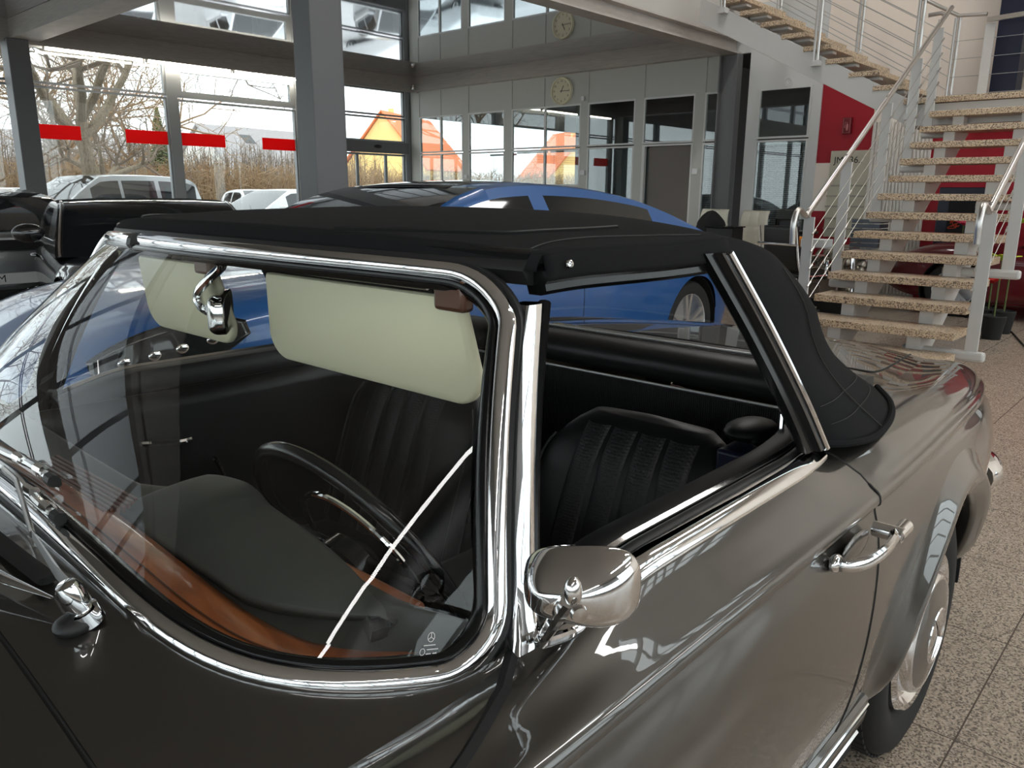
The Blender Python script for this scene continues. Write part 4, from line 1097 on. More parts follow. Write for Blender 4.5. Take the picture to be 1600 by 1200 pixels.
def cut_arch(mb, wx, rr):
    keep = []
    for f in mb.f:
        c = sum((mb.v[i] for i in f), Vector())/len(f)
        if math.hypot(c.x-wx, c.z-WR) < rr: continue
        keep.append(f)
    mb.f = keep
    used = set(i for f in keep for i in f)
    for i in used:
        p = mb.v[i]; d = math.hypot(p.x-wx, p.z-WR)
        if rr-.035 < d < rr+.012:
            s = rr/d; p.x = wx+(p.x-wx)*s; p.z = WR+(p.z-WR)*s
for sg in (1, -1):
    MB().grid(lambda u, v: sidept(lerp(xr(round(v*NR)), xf(round(v*NR)), u), round(v*NR), sg), 40, NR).build('door_skin', M['paint_grey'], K, ang=60)
    q = MB().grid(lambda u, v: sidept(lerp(xr(round(v*NR))-.006, -1.06, u), round(v*NR), sg), 110, NR)
    cut_arch(q, 0, .392); q.build('rear_wing', M['paint_grey'], K, ang=60)
    q = MB().grid(lambda u, v: sidept(lerp(xf(round(v*NR))+.007, 3.22, u), round(v*NR), sg), 100, NR)
    cut_arch(q, 2.40, .385); q.build('front_wing', M['paint_grey'], K, ang=60)
    for fn, off, rad in ((xf, .0035, .0095), (xr, -.003, .0038)):
        pts = [sidept(fn(j)+off, j, sg) for j in range(NR+1)]
        pts = [p-Vector((0, sg*rad*.5, rad*.5 if j < 14 else 0)) for j, p in enumerate(pts)]
        MB().tube(pts, rad, 6).build('door_gap', M['dark'], K)
# ---- windscreen surface
UT = .605
def Sw(u, v):
    ub = abs(u); y = u*lerp(.738, UT, v)
    xb = 1.652-.26*ub**8.0; xt = 1.338-.117*ub**2
    zb = .920-.078*ub**2; zt = 1.262-.014*ub**2
    w = v
    bul = .020*math.sin(PI*v)*(1-.3*ub*ub)
    return Vector((lerp(xb, xt, w)+bul, y, lerp(zb, zt, v)+bul*.6))
def Sn(u, v):
    e = .004
    a = Sw(u+e, v)-Sw(u-e, v); b = Sw(u, v+e)-Sw(u, v-e); n = a.cross(b).normalized()
    return n if n.x > 0 else -n
def xbase(y):
    u = min(1, abs(y)/.738); return 1.652-.26*u**8.0
# rounded outline in (u,v)
def outline(rbu=.040, rbv=.16, rtu=.15, rtv=.17, n=10):
    L = []
    def arc(cu, cv, ru, rv, a0, a1):
        for i in range(n+1):
            a = lerp(a0, a1, i/n); L.append((cu+ru*math.cos(a), cv+rv*math.sin(a)))
    for i in range(64): L.append(((1-rbu)*math.sin(PI/2*(-1+i/32)), 0))
    arc(1-rbu, rbv, rbu, rbv, -PI/2, 0)
    for i in range(1, 10): L.append((1, lerp(rbv, 1-rtv, i/10)))
    arc(1-rtu, 1-rtv, rtu, rtv, 0, PI/2)
    for i in range(1, 20): L.append((lerp(1-rtu, -1+rtu, i/20), 1))
    arc(-1+rtu, 1-rtv, rtu, rtv, PI/2, PI)
    for i in range(1, 10): L.append((-1, lerp(1-rtv, rbv, i/10)))
    arc(-1+rbu, rbv, rbu, rbv, PI, 1.5*PI)
    return L
OUT = outline()
def frame_pts(L=OUT):
    n = len(L); fr = []
    P = [Sw(u, v) for u, v in L]
    for i in range(n):
        t = (P[(i+1) % n]-P[i-1]).normalized(); nn = Sn(*L[i]); b = nn.cross(t).normalized()
        c = Sw(L[i][0]*.5, lerp(L[i][1], .5, .5))
        if b.dot(c-P[i]) < 0: b = -b
        fr.append((P[i], b, nn))
    return fr
FR = frame_pts()
def sweep_frame(prof, name, mt, parent, sel=None, loop=True):
    F = FR if sel is None else [FR[i] for i in sel]
    rs = [[P+b*pb+n*pn for pb, pn in prof] for P, b, n in F]
    return MB().rings(rs, True, not loop, loop).build(name, mt, parent, ang=50)
ws = sweep_frame([(0, -.020), (-.001, .002), (.003, .0095), (.009, .0135), (.016, .013), (.022, .009), (.0255, .002), (.0255, -.018)], 'windscreen_frame', M['chrome'], K)
sweep_frame([(.025, -.010), (.025, .004), (.028, .0055), (.032, .0035), (.035, -.002), (.035, -.010)], 'glass_seal', M['rubber_gloss'], ws)
sweep_frame([(-.010, -.014), (-.009, .000), (-.004, .005), (.001, .003), (.002, -.014)], 'outer_seal', M['rubber'], ws)
# pane: polar grid on the same surface
n = len(OUT)
def pane(u, v):
    i = int(round(u*n)) % n; P, b, nn = FR[i]; uu, vv = OUT[i]
    k = v
    # inset so the pane ends under the seal
    return Sw(uu*(1-lerp(.016, .050, vv))*k, lerp(.5, .060+.880*vv, k))
gl = MB().grid(lambda u, v: pane(u, 1-(1-v)**1.6), n, 26, cu=True).build('windscreen_glass', M['screen_glass'], K, ang=180)
# etched maker's mark low in the driver's corner
mk = MB()
def onS(u, v, off=.001): return Sw(u, v)+Sn(u, v)*off
mu, mv = .952, .105
def mks(a, b): return onS(mu+a*.21, mv+b*.48)
mk.tube([mks(.011*math.cos(a), .020*math.sin(a)) for a in [2*PI*k/24 for k in range(24)]], .0004, 4, closed=True)
for a in (PI/2, PI*7/6, PI*11/6): mk.tube([mks(0, 0), mks(.010*math.cos(a), .018*math.sin(a))], .0004, 4)
for r_, segs in ((-.034, ((-.022, .016),)), (-.052, ((-.010, .026),)), (-.070, ((-.012, .004), (.009, .022))), (-.092, ((-.028, -.018), (-.012, -.008), (.014, .020)))):
    for a, b_ in segs: mk.tube([mks(a, r_), mks(b_, r_)], .0006, 4)
mk.tube([mks(-.024+.008*math.cos(a), -.060+.014*math.sin(a)) for a in [2*PI*k/14 for k in range(14)]], .0004, 4, closed=True)
mk.build('glass_mark', M['white'], gl)
# dust specks are left to the material; header seal and tag
hs = [i for i, (u, v) in enumerate(OUT) if v > .93]
def hdr(u, back, up): 
    p = Sw(u, 1.0); return p+Vector((-back, 0, up))
us = [lerp(-1, 1, i/40) for i in range(41)]
MB().rings([[hdr(u, a, b) for a, b in ((-.004, .000), (.000, .010), (.012, .018), (.030, .020), (.045, .010), (.045, -.02), (.01, -.018))] for u in us], True, True).build('header_seal', M['rubber'], K)
MB().rings([[hdr(u, a, b) for a, b in ((.004, .014), (.006, .020), (.016, .025), (.03, .024), (.03, .016))] for u in us], True, True).build('header_strip', M['rubber_gloss'], K)
# small dark tab on the upper frame
i0 = min(range(n), key=lambda i: abs(OUT[i][0]+.36)+(0 if OUT[i][1] > .99 else 9)); P, b, nn = FR[i0]
MB().rings([[P+b*pb+nn*(pn+.0008)+Vector((0, dy, 0)) for pb, pn in ((.001, .004), (.006, .013), (.014, .0165), (.024, .015), (.033, .008), (.034, 0), (.002, 0))] for dy in (-.008, .008)], True, True).build('frame_clip', M['rubber'], ws, smooth=False)
# windscreen pillars
for sg in (1, -1):
    rs = []
    for k in range(15):
        v = k/14; E = Sw(sg*1.0, lerp(.02, .90, v)); fl = max(0, (1-v/.20))**2 if v < .2 else 0; g = lerp(1, .45, v)
        sec = [(-.004+.012*fl, .009*g+.006*fl), (-.003, .015*g+.010*fl), (-.014, .021*g+.010*fl), (-.029, .019*g+.008*fl), (-.040-.01*fl, .011*g), (-.042, -.006), (-.03, -.022), (-.006, -.016)]
        rs.append([E+Vector((a, sg*b, 0)) for a, b in sec])
    # base foot reaching down onto the scuttle
    E = Sw(sg*1.0, 0)
    rs.insert(0, [E+Vector((a+.012, sg*(b), -.020)) for a, b in [(.014, .014), (.004, .024), (-.016, .030), (-.036, .026), (-.055, .012), (-.05, -.006), (-.03, -.022), (0, -.018)]])
    pl = MB().rings(rs, True, True).build('windscreen_pillar', M['chrome'], K, ang=60)
    # seal along the back of the pillar, towards the side window
    MB().tube([Sw(sg*1.0, lerp(.02, .90, k/10))+Vector((-.041, sg*.003, 0)) for k in range(11)], .008, 8).build('pillar_seal', M['rubber_gloss'], pl)
# ---- scuttle and bonnet
def zc(x): return interp([(1.35, .918), (1.65, .916), (1.76, .907), (2.2, .893), (2.7, .850), (3.05, .775), (3.22, .70)], x)[0]
def top_z(x, y):
    g = interp(TAB, x); yg, zg = g[0], g[1]; t = min(1, abs(y)/yg)
    c = zc(x); return c-(c-zg)*t**2.4+ (.012*math.sin(PI*min(1, max(0, (t-.55)/.45))) if x > 1.76 else 0)*-1*min(1, (x-1.76)/.5)
def gy(x): return interp(TAB, x)[0]
# skirt closing the gap between frame and scuttle
def skirt(sel):
    rs = []
    for i in sel:
        P, b, nn = FR[i]; q = P-b*.004-nn*.006
        rs.append([q+nn*.004, q-b*.004, Vector((q.x+.010, q.y+(.012 if q.y > 0 else -.012)*abs(OUT[i][0])**6, min(q.z-.004, top_z(q.x, q.y)-.002))), Vector((q.x-.01, q.y, min(q.z-.02, top_z(q.x, q.y)-.02)))])
    return rs
_lo = [i for i, (u, v) in enumerate(OUT) if v < .26]
_lo.sort(key=lambda i: OUT[i][0] if OUT[i][1] < .001 else (OUT[i][0]+(OUT[i][1] if OUT[i][0] > 0 else -OUT[i][1])))
MB().rings(skirt(_lo), False, False).build('frame_skirt', M['rubber'], ws)
def cowl(u, v):
    uu = 2*u-1; s = 1 if uu >= 0 else -1; a = abs(uu)
    a = 1-(1-a)**1.6                      # denser towards the corners
    y = a*.745
    x0 = xbase(min(y, .738))-.03 if y < .736 else 1.372
    x = lerp(max(1.372, x0), 1.754, v)
    yy = y*gy(x)/.745
    return Vector((x, s*yy, top_z(x, yy)))
MB().grid(cowl, 60, 14).build('scuttle', M['paint_grey'], K, ang=60)
def bonnet(u, v):
    x = lerp(1.760, 3.20, v); y = (2*u-1)*gy(x)*.965; return Vector((x, y, top_z(x, y)+.0015))
bo = MB().grid(bonnet, 40, 40).build('bonnet', M['paint_grey'], K, ang=60)
# dark channel under the rear edge of the bonnet
MB().tube([Vector((1.757, y*.01, top_z(1.757, y*.01)-.0075)) for y in range(-72, 73, 4)], .0085, 6).build('bonnet_gap', M['dark'], K)
for sg in (1, -1):
    MB().tube([Vector((lerp(1.757, 3.2, k/20), sg*gy(lerp(1.757, 3.2, k/20))*.981, top_z(lerp(1.757, 3.2, k/20), gy(lerp(1.757, 3.2, k/20))*.981)-.007)) for k in range(21)], .010, 6).build('bonnet_gap', M['dark'], K)
MB().grid(lambda u, v: (lambda p: Vector((3.22+.05*math.sin(PI*v), (2*u-1)*lerp(.58, .68, v), lerp(.745, .33, v))))(0), 20, 10).build('front_panel', M['paint_grey'], K)
# air intake with chrome blade in front of the windscreen
tip = hit(82, 934, 2, top_z(1.70, .30)+.012)
MB().tube(catmull([tip, tip+Vector((.030, -.10, .006)), tip+Vector((.055, -.24, .010)), tip+Vector((.062, -.42, .010)), tip+Vector((.05, -.60, .006))], 6),
          [.002+.012*min(1, k/9) for k in range(25)], 12, flat=.45, up=(0, 0, 1)).build('intake_trim', M['chrome'], K)
MB().tube(catmull([tip+Vector((-.012, -.05, -.002)), tip+Vector((-.004, -.2, .0)), tip+Vector((.0, -.4, .0)), tip+Vector((0, -.58, .0))], 5), .012, 8, flat=.4, up=(0, 0, 1)).build('intake_opening', M['dark'], K)

# ---- wipers
def on_cowl(u, v, dz):
    p = hit(u, v, 2, .90)
    for _ in range(4): p = hit(u, v, 2, top_z(p.x, p.y)+dz)
    return p
def on_glass(u, v, off=.01):
    d = ray(u, v); best = None
    for i in range(-60, 61):
        for j in range(0, 60):
            s = Sw(i/60, j/60)+Sn(i/60, j/60)*off; w = s-CAM; t = w.dot(d)/d.dot(d); e = (w-d*t).length
            if best is None or e < best[0]: best = (e, s, (i/60, j/60))
    return best[1]
pv = on_cowl(118, 938, .030)
wp = MB(); up = Vector((.35, 0, 1)).normalized()
wp.lathe([(.001, .024), (.010, .022), (.0135, .014), (.0135, -.006)], pv, up, 18).lathe([(.0115, -.004), (.0115, -.012), (.016, -.013), (.017, -.03)], pv, up, 18)
w0 = wp.build('wiper_pivot', M['chrome'], K)
MB().ell(pv+Vector((.005, 0, -.026)), (.020, .019, .012), 16, 8).build('pivot_grommet', M['rubber'], w0)
p1 = on_glass(52, 838, .040); p2 = on_glass(28, 752, .028); p3 = on_glass(6, 733, .022)
MB().rings([[c+Vector((0, w, 0))*1+Vector((0, 0, h)) for w, h in ((-wd, -ht), (wd, -ht), (wd*.8, ht), (-wd*.8, ht))] for c, wd, ht in ((pv+Vector((0, -.004, .012)), .012, .008), (pv.lerp(p1, .35), .013, .009), (pv.lerp(p1, .9), .009, .006), (p1, .007, .005))], True, True).build('wiper_arm', M['strip_metal'], w0, ang=50)
MB().tube([p1, p1.lerp(p2, .95), p2, p3], [.0035, .0032, .003, .003], 8, flat=1.6).build('wiper_rod', M['steel_brushed'], w0)
def blade(path, nm='wiper_blade'):
    pts = catmull([on_glass(u, v, .014) for u, v in path], 5)
    o = MB().tube(pts, .0055, 8).build(nm, M['chrome_soft'], K)
    MB().tube([p+Vector((-.006, 0, -.007)) for p in pts], .005, 6).build('wiper_rubber', M['rubber'], o)
    e = pts[-1]; MB().tube([e-(e-pts[-2]).normalized()*.012, e+(e-pts[-2]).normalized()*.006], .0085, 8).build('blade_end', M['rubber'], o)
    for q in (pts[len(pts)//2], pts[-4]):
        MB().tube([q+Vector((.002, 0, .004)), q+Vector((0, .02, .003))], .0075, 8).build('blade_clip', M['chrome_soft'], o)
blade([(-60, 655), (0, 698), (45, 728), (84, 752)]); blade([(-40, 700), (20, 745), (62, 782), (95, 806)])

# ---- belt line trims of the two doors and side window frames
def sweep_x(prof, x0, x1, name, mt, parent, sg, nseg=24, base=None):
    rs = []
    for k in range(nseg+1):
        x = lerp(x0, x1, k/nseg); g = side_rows(x)[0]; rs.append([Vector((x, sg*(g.y+a), g.z+b)) for a, b in prof])
    return MB().rings(rs, True, True).build(name, mt, parent, ang=50)
for sg in (1, -1):
    sweep_x([(.030, -.016), (.030, -.008), (.022, -.001), (.012, .004), (.002, .006), (-.004, .002), (-.004, -.02)], 1.345, .604, 'belt_trim', M['chrome'], K, sg)
    sweep_x([(-.004, -.02), (-.004, .004), (-.010, .008), (-.018, .006), (-.020, -.03)], 1.345, .604, 'window_channel', M['rubber'], K, sg)
    sweep_x([(-.020, -.004), (-.020, .010), (-.026, .013), (-.032, .008), (-.032, -.004)], 1.345, .604, 'inner_belt_trim', M['chrome_soft'], K, sg)
    # inner door panel: padded top roll, chrome strip, lower panel
    sweep_x([(-.032, .004), (-.045, .010), (-.072, .004), (-.085, -.022), (-.080, -.050), (-.04, -.06), (-.032, -.02)], 1.36, .52, 'door_top_roll', M['leather'], K, sg)
    MB().grid(lambda u, v: Vector((lerp(1.44, .50, u), sg*(.675-.012*math.sin(PI*v)), lerp(.86, .28, v))), 10, 12).build('door_panel', M['leather'], K, solid=.02)
    MB().tube([(1.36, sg*.672, .845), (.52, sg*.672, .845)], .005, 8).build('door_panel_strip', M['chrome'], K)
    h = MB().tube(catmull([(1.20, sg*.665, .74), (1.19, sg*.635, .745), (1.12, sg*.625, .735), (1.08, sg*.64, .73)], 5), .008, 8).build('inner_door_handle', M['chrome'], K)
    MB().lathe([(.001, .012), (.022, .010), (.026, 0)], (1.20, sg*.668, .74), (0, -sg, 0), 16).build('handle_plate', M['chrome'], h)
    MB().tube(catmull([(1.02, sg*.66, .66), (1.02, sg*.63, .66), (1.0, sg*.625, .60)], 4), .007, 8).build('window_crank', M['chrome'], K)

# ---- soft top
SEC = [  # v, x centre, x edge, z centre, z edge, half width
 (0, 1.326, 1.204, 1.292, 1.268, .618), (.12, 1.22, 1.13, 1.300, 1.272, .630), (.3, 1.05, 1.00, 1.308, 1.275, .645), (.5, .84, .835, 1.312, 1.274, .658),
 (.7, .64, .70, 1.306, 1.258, .654), (.85, .49, .58, 1.288, 1.232, .636), (1.0, .36, .475, 1.255, 1.190, .605)]
def roofpt(t, v):
    xc, xe, z_c, z_e, w = interp(SEC, v); a = abs(t)
    z = z_e+(z_c-z_e)*(1-a**2.6)
    x = xc+(xe-xc)*a**2
    # shallow folds of the stretched cloth along the side
    z += .0035*math.sin(9*v+2.2*a)*math.sin(PI*min(1, v*1.2))*a
    return Vector((x, t*w, z))
ft = MB().grid(lambda u, v: roofpt(2*u-1, v), 44, 40)
top = ft.build('soft_top', M['canvas'], K, ang=180, solid=.012, soff=-1)
def hangpt(sg, q, v):
    e = roofpt(sg, v*.52); d = roofpt(sg, v*.52); drop = .012
    a = q
    return e+Vector((0, sg*(.007*math.sin(PI*a*.6)), -.032*a))+Vector((0, sg*.004, 0))
for sg in (1, -1):
    MB().grid(lambda u, v: hangpt(sg, u, v), 6, 24).build('roof_side_flap', M['canvas'], top, ang=180, solid=.006)
MB().grid(lambda u, v: roofpt(2*u-1, 0)+Vector((.012*math.sin(PI*v*.5), 0, -.020*v)), 40, 4).build('roof_front_hem', M['canvas'], top, ang=180, solid=.006)
BASE = catmull([(.628, .756, .920), (.565, .790, .914), (.47, .803, .908), (.33, .785, .906), (.19, .742, .906), (.07, .675, .908)], 6)
def baseq(q): 
    f = q*(len(BASE)-1); i = min(len(BASE)-2, int(f)); return BASE[i].lerp(BASE[i+1], f-i)
def quarter(q, w, sg):
    """q 0..1 from the side window back to the rear corner, w 0..1 from roof edge to deck"""
    A = roofpt(1, .5+.5*q); B = baseq(q)
    d = B-A; h = Vector((d.x, d.y, 0))
    out = lerp(.010, .024, min(1, q*1.6))
    # S profile: full at the top, hollow towards the foot
    s = w
    prof = math.sin(PI*min(1, s/.30))*out*.25 if s < .30 else -math.sin(PI*(s-.30)/.70)*.034*min(1, q*2)
    hh = Vector((-.45 if q > .3 else -.45*q/.3, 1, 0)).normalized()
    p = A+d*s+hh*prof
    return Vector((p.x, sg*p.y, p.z))
def rearp(t, w):
    """t -1..1 across the back, w 0..1 from bow to deck"""
    A = roofpt(t, 1.0); yb = t*.675; B = Vector((.07-.125*(1-abs(t)**2.4), yb, .908)); p = A+(B-A)*w
    p += Vector((-.045*math.sin(PI*min(1, w/.62)) if w < .62 else .0, 0, 0))*.4
    cor = abs(t)**6
    q1 = quarter(1.0, w, 1 if t > 0 else -1)
    return p.lerp(q1, cor)
for sg in (1, -1):
    MB().grid(lambda u, v: quarter(u, v, sg), 22, 24).build('quarter_panel_cloth', M['canvas'], top, ang=180, solid=.006, soff=-1)
    MB().tube([quarter(k/20, 1, sg)+Vector((0, 0, .004)) for k in range(21)], .007, 8).build('hem_piping', M['canvas'], top)
    # seams: along the rear quarter and round the foot
    def qs(path, r=.0016, mt='rubber', nm='seam'):
        MB().tube([quarter(a, b, sg)+Vector((-.001, sg*.003, .0015)) for a, b in path], r, 5).build(nm, M[mt], top)
    qs([(.50, .10+.9*k/16) for k in range(17)], .0014)
    qs([(lerp(.16, .9, k/16), .80-.03*math.sin(PI*k/16)) for k in range(17)], .0006, 'stitch')
    qs([(lerp(.16, .95, k/16), .89-.03*math.sin(PI*k/16)) for k in range(17)], .0006, 'stitch')
# long roof seams and the press stud
for sg in (1, -1):
    MB().tube([roofpt(sg*(.50+.30*math.sin(PI*.5*min(1, k/9))*(1 if k < 99 else 1)), 0.015+.40*k/24)+Vector((0, 0, .002)) for k in range(25)], .0026, 5).build('roof_seam', M['rubber'], top)
    MB().tube([roofpt(sg*(.955-.06*math.sin(PI*k/24)), .03+.46*k/24)+Vector((0, 0, .0012)) for k in range(25)], .0009, 5).build('roof_stitch', M['stitch'], top)
    s = hangpt(sg, .45, .10); MB().lathe([(.001, .0018), (.0028, .0016), (.0034, .0030), (.0048, .0026), (.0056, 0)], s+Vector((.0, sg*.003, 0)), (.15, sg, .25), 16).build('press_stud', M['chrome_soft'], top)
# back of the roof with clear rear window
nn = 36
fm, wm = MB(), MB()
T = [lerp(-1, 1, i/nn) for i in range(nn+1)]; Wv = [j/20 for j in range(21)]
for i in range(nn):
    for j in range(20):
        tc = (T[i]+T[i+1])/2; wc = (Wv[j]+Wv[j+1])/2
        q = [rearp(T[i], Wv[j]), rearp(T[i+1], Wv[j]), rearp(T[i+1], Wv[j+1]), rearp(T[i], Wv[j+1])]
        (wm if (abs(tc) < .90 and .08 < wc < .93) else fm).add(q, [(0, 1, 2, 3)])
import bmesh
def weld(o):
    bm = bmesh.new(); bm.from_mesh(o.data); bmesh.ops.remove_doubles(bm, verts=bm.verts[:], dist=1e-4); bmesh.ops.recalc_face_normals(bm, faces=bm.faces[:]); bm.to_mesh(o.data); bm.free()
    for p in o.data.polygons: p.use_smooth = True
    return o
weld(fm.build('rear_cloth', M['canvas'], top, fixn=False, solid=.005)); weld(wm.build('rear_window', M['vinyl_clear'], top, fixn=False))
# side rails under the cloth and the slanting window post with its chrome strip
for sg in (1, -1):
    def rl(v, a, b): 
        p = roofpt(sg, v); return Vector((p.x, sg*(abs(p.y)+a), p.z+b))
    MB().rings([[rl(lerp(.0, .50, k/20), a, b) for a, b in ((.006, -.020), (.010, -.030), (.006, -.036), (.008, -.044), (.000, -.050), (-.020, -.050), (-.030, -.02), (-.01, -.01))] for k in range(21)], True, True).build('side_rail', M['rubber_gloss'], K, ang=40)
    a0 = Vector((.838, sg*.668, 1.252)); a1 = Vector((.632, sg*.764, .921))
    pts = catmull([a0+Vector((.006, 0, .004)), a0.lerp(a1, .35)+Vector((-.004, sg*.004, .0)), a0.lerp(a1, .72)+Vector((-.004, sg*.004, 0)), a1], 6)
    MB().rings([[p+Vector((dx, sg*dy, 0)) for dx, dy in ((-.010, .004), (.004, .012), (.024, .012), (.030, .002), (.052, .000), (.056, -.012), (.03, -.03), (-.01, -.02))] for p in pts], True, True).build('window_post', M['rubber_gloss'], K, ang=50)
    MB().tube([p+Vector((.000, sg*.012, 0)) for p in pts], .0055, 8).build('post_strip', M['chrome'], K)
# ---- rear deck, boot lid
def deck_z(x, y):
    g = interp(TAB, x); c = interp([(-1.06, .782), (-.9, .845), (-.6, .888), (-.3, .905), (.1, .915)], x)[0]
    t = min(1, abs(y)/g[0]); return c-(c-g[1])*t**2.5
MB().grid(lambda u, v: (lambda x: Vector((x, (2*u-1)*gy(x), deck_z(x, (2*u-1)*gy(x)))))(lerp(.10, -1.06, v)), 40, 30).build('rear_deck', M['paint_grey'], K, ang=60)
def gap_line(pts, nm):
    MB().tube([Vector((x, y, deck_z(x, y)+.0002)) for x, y in pts], .0028, 5).build(nm, M['dark'], K)
lid = catmull([(-.16, -.0, 0), (-.16, .35, 0), (-.17, .54, 0), (-.22, .585, 0), (-.5, .555, 0), (-.8, .50, 0), (-1.04, .44, 0)], 6)
for sg in (1, -1): gap_line([(p.x, sg*p.y) for p in lid], 'boot_gap')
MB().grid(lambda u, v: Vector((-1.06-.04*math.sin(PI*v), (2*u-1)*lerp(.47, .61, v), lerp(deck_z(-1.06, (2*u-1)*.47), .31, v))), 24, 10).build('tail_panel', M['paint_grey'], K)
for sg in (1, -1):
    pts = [interp(TAB, -1.06)]
    MB().grid(lambda u, v: (lambda p: Vector((-1.06-.035*math.sin(PI*v)*u, lerp(p.y, sg*.47 if p.z > .74 else sg*lerp(.47, .61, (.765-p.z)/.455), u), p.z)))(sidept(-1.06, round(v*NR), sg)), 4, NR).build('tail_corner', M['paint_grey'], K)
    MB().grid(lambda u, v: Vector((-1.075-.03*math.sin(PI*u), sg*lerp(.50, .64, u), lerp(.54, .70, v))), 8, 8).build('tail_light', M['red_paint'], K, solid=.012)
MB().tube(catmull([(-.84, .735, .465), (-.92, .745, .465), (-1.02, .70, .465), (-1.12, .55, .465), (-1.15, 0, .465), (-1.12, -.55, .465), (-1.02, -.70, .465), (-.84, -.735, .465)], 6), .05, 12, flat=1.0).build('rear_bumper', M['chrome'], K)
# ---- sills, trim strips
for sg in (1, -1):
    for x0, x1 in ((.445, 1.98),):
        def sw(prof, nm, mt): MB().rings([[Vector((x, sg*y, z)) for y, z in prof] for x in [lerp(x0, x1, k/12) for k in range(13)]], True, True).build(nm, M[mt], K, ang=40)
        sw([(.835, .378), (.842, .372), (.842, .362), (.836, .355), (.81, .355), (.81, .378)], 'sill_strip', 'paint_grey')
        sw([(.8425, .3615), (.845, .359), (.8435, .3555), (.838, .3545), (.836, .360)], 'sill_bead', 'chrome')
        sw([(.834, .353), (.842, .345), (.838, .318), (.826, .296), (.79, .285), (.79, .353)], 'sill_panel', 'rubber_gloss')
        sw([(.826, .294), (.832, .288), (.824, .276), (.79, .276), (.79, .290)], 'sill_edge', 'chrome_soft')
        sw([(.822, .275), (.82, .24), (.78, .22), (.74, .22), (.74, .276)], 'sill_underside', 'dark')
# ---- wheel arch flares
def flare(wx, sg, nm='wheel_arch'):
    rs = []
    N = 44
    for k in range(N+1):
        a = lerp(R(-6), R(186), k/N)       # 0 = towards the front
        ca, sa = math.cos(a), math.sin(a)
        fade = min(1, (k+.5)/5, (N-k+.5)/5)
        ring = []
        for r, dy in ((.470, -.004), (.448, .003), (.425, .014), (.410, .026), (.400, .0315), (.390, .0315), (.372, .022), (.355, .012), (.3475, .006), (.347, -.004), (.352, -.03)):
            x, z = wx+r*ca, WR+r*sa
            yb = side_y(min(x, 3.2), min(max(z, .31), .80))
            yref = side_y(wx+.45*ca, min(max(WR+.45*sa, .31), .78))
            y = (yb if r > .44 else lerp(yref, yb, .35))+dy*fade
            ring.append(Vector((x, sg*y, z)))
        rs.append(ring)
    MB().rings(rs, False, False).build(nm, M['paint_grey'], K, ang=60)
for wx in (0, 2.40):
    for sg in (1, -1):
        flare(wx, sg)
        MB().rings([[Vector((wx+r*math.cos(a), sg*(.84+h), WR+r*math.sin(a))) for r, h in ((.386, -.34), (.396, -.34), (.396, -.03), (.386, -.03))] for a in [R(-4)+R(188)*k/30 for k in range(31)]], True, True).build('wheel_housing', M['dark'], K)
        MB().prism([(wx+.392*math.cos(a), sg*.53, max(.22, WR+.392*math.sin(a))) for a in [R(-14)+R(208)*k/30 for k in range(31)]], (0, sg*.01, 0)).build('housing_back', M['dark'], K, smooth=False)
# ---- wheels
def star(c, ax, R_, mb, w=.006):
    ax = Vector(ax).normalized(); u = Vector((0, 0, 1)); v = ax.cross(u)
    for k in range(3):
        a = 2*PI*k/3+.35; d = u*math.cos(a)+v*math.sin(a); s = ax.cross(d)
        b0 = len(mb.v); P = [c+d*R_, c+s*w, c-s*w, c+ax*.006]
        mb.add(P+[c-d*R_*.12], [(0, 1, 3), (0, 3, 2), (1, 4, 3), (2, 3, 4)])
for wx in (0, 2.40):
    for sg in (1, -1):
        ax = (0, sg, 0); o = (wx, sg*.822, WR)
        ty = MB().lathe([(.192, -.150), (.215, -.172), (.270, -.182), (.300, -.172), (.312, -.155), (.318, -.120), (.318, -.055), (.312, -.022), (.300, -.006), (.270, .004), (.235, .002), (.212, -.010), (.196, -.020)], o, ax, 72)
        w = ty.build('wheel', M['tyre'], K, ang=60)
        tr = MB()
        for k in range(64):       # tread blocks and fine ribs
            a = 2*PI*k/64
            for h0, h1, sh in ((-.150, -.118, .02), (-.108, -.070, -.02), (-.060, -.026, .02)):
                ca, sa = math.cos(a+sh), math.sin(a+sh); t_ = Vector((-sa, 0, ca)); rr = .3185
                c0 = Vector((wx+rr*ca, sg*(.822+h0), WR+rr*sa)); c1 = Vector((wx+rr*ca, sg*(.822+h1), WR+rr*sa))
                tr.bar(c0, c1, .022, .006, (ca, 0, sa))
        tr.build('tread', M['tyre'], w, smooth=False)
        MB().lathe([(.198, -.018), (.200, -.004), (.193, .006), (.180, .004), (.168, -.014), (.150, -.020)], o, ax, 56).build('trim_ring', M['chrome'], w)
        MB().lathe([(.158, -.030), (.153, -.004), (.149, .010), (.143, .019), (.137, .0215), (.133, .020)], o, ax, 56).build('hubcap_rim', M['chrome'], w)
        hc = MB().lathe([(.135, .0195), (.120, .024), (.095, .029), (.072, .032), (.069, .033)], o, ax, 56).build('hubcap_disc', M['paint_grey'], w)
        MB().lathe([(.0695, .0325), (.067, .0355), (.063, .035), (.061, .033), (.025, .036), (.001, .037)], o, ax, 40).build('hubcap_centre', M['chrome'], w)
        sm_ = MB(); star(Vector((wx, sg*(.822+.037), WR)), ax, .060, sm_); sm_.build('hubcap_star', M['chrome'], w, smooth=False)
        for k in range(2):
            text_mesh(['RADIAL', 'STEEL'][k], .03, 'sidewall_letters', M['rubber_gloss'], w, MX((wx+.252*math.cos(R(250-140*k)), sg*(.8192), WR+.252*math.sin(R(250-140*k))), (math.sin(R(250-140*k)), 0, -math.cos(R(250-140*k))) , (math.cos(R(250-140*k)), 0, math.sin(R(250-140*k))))) if False else None
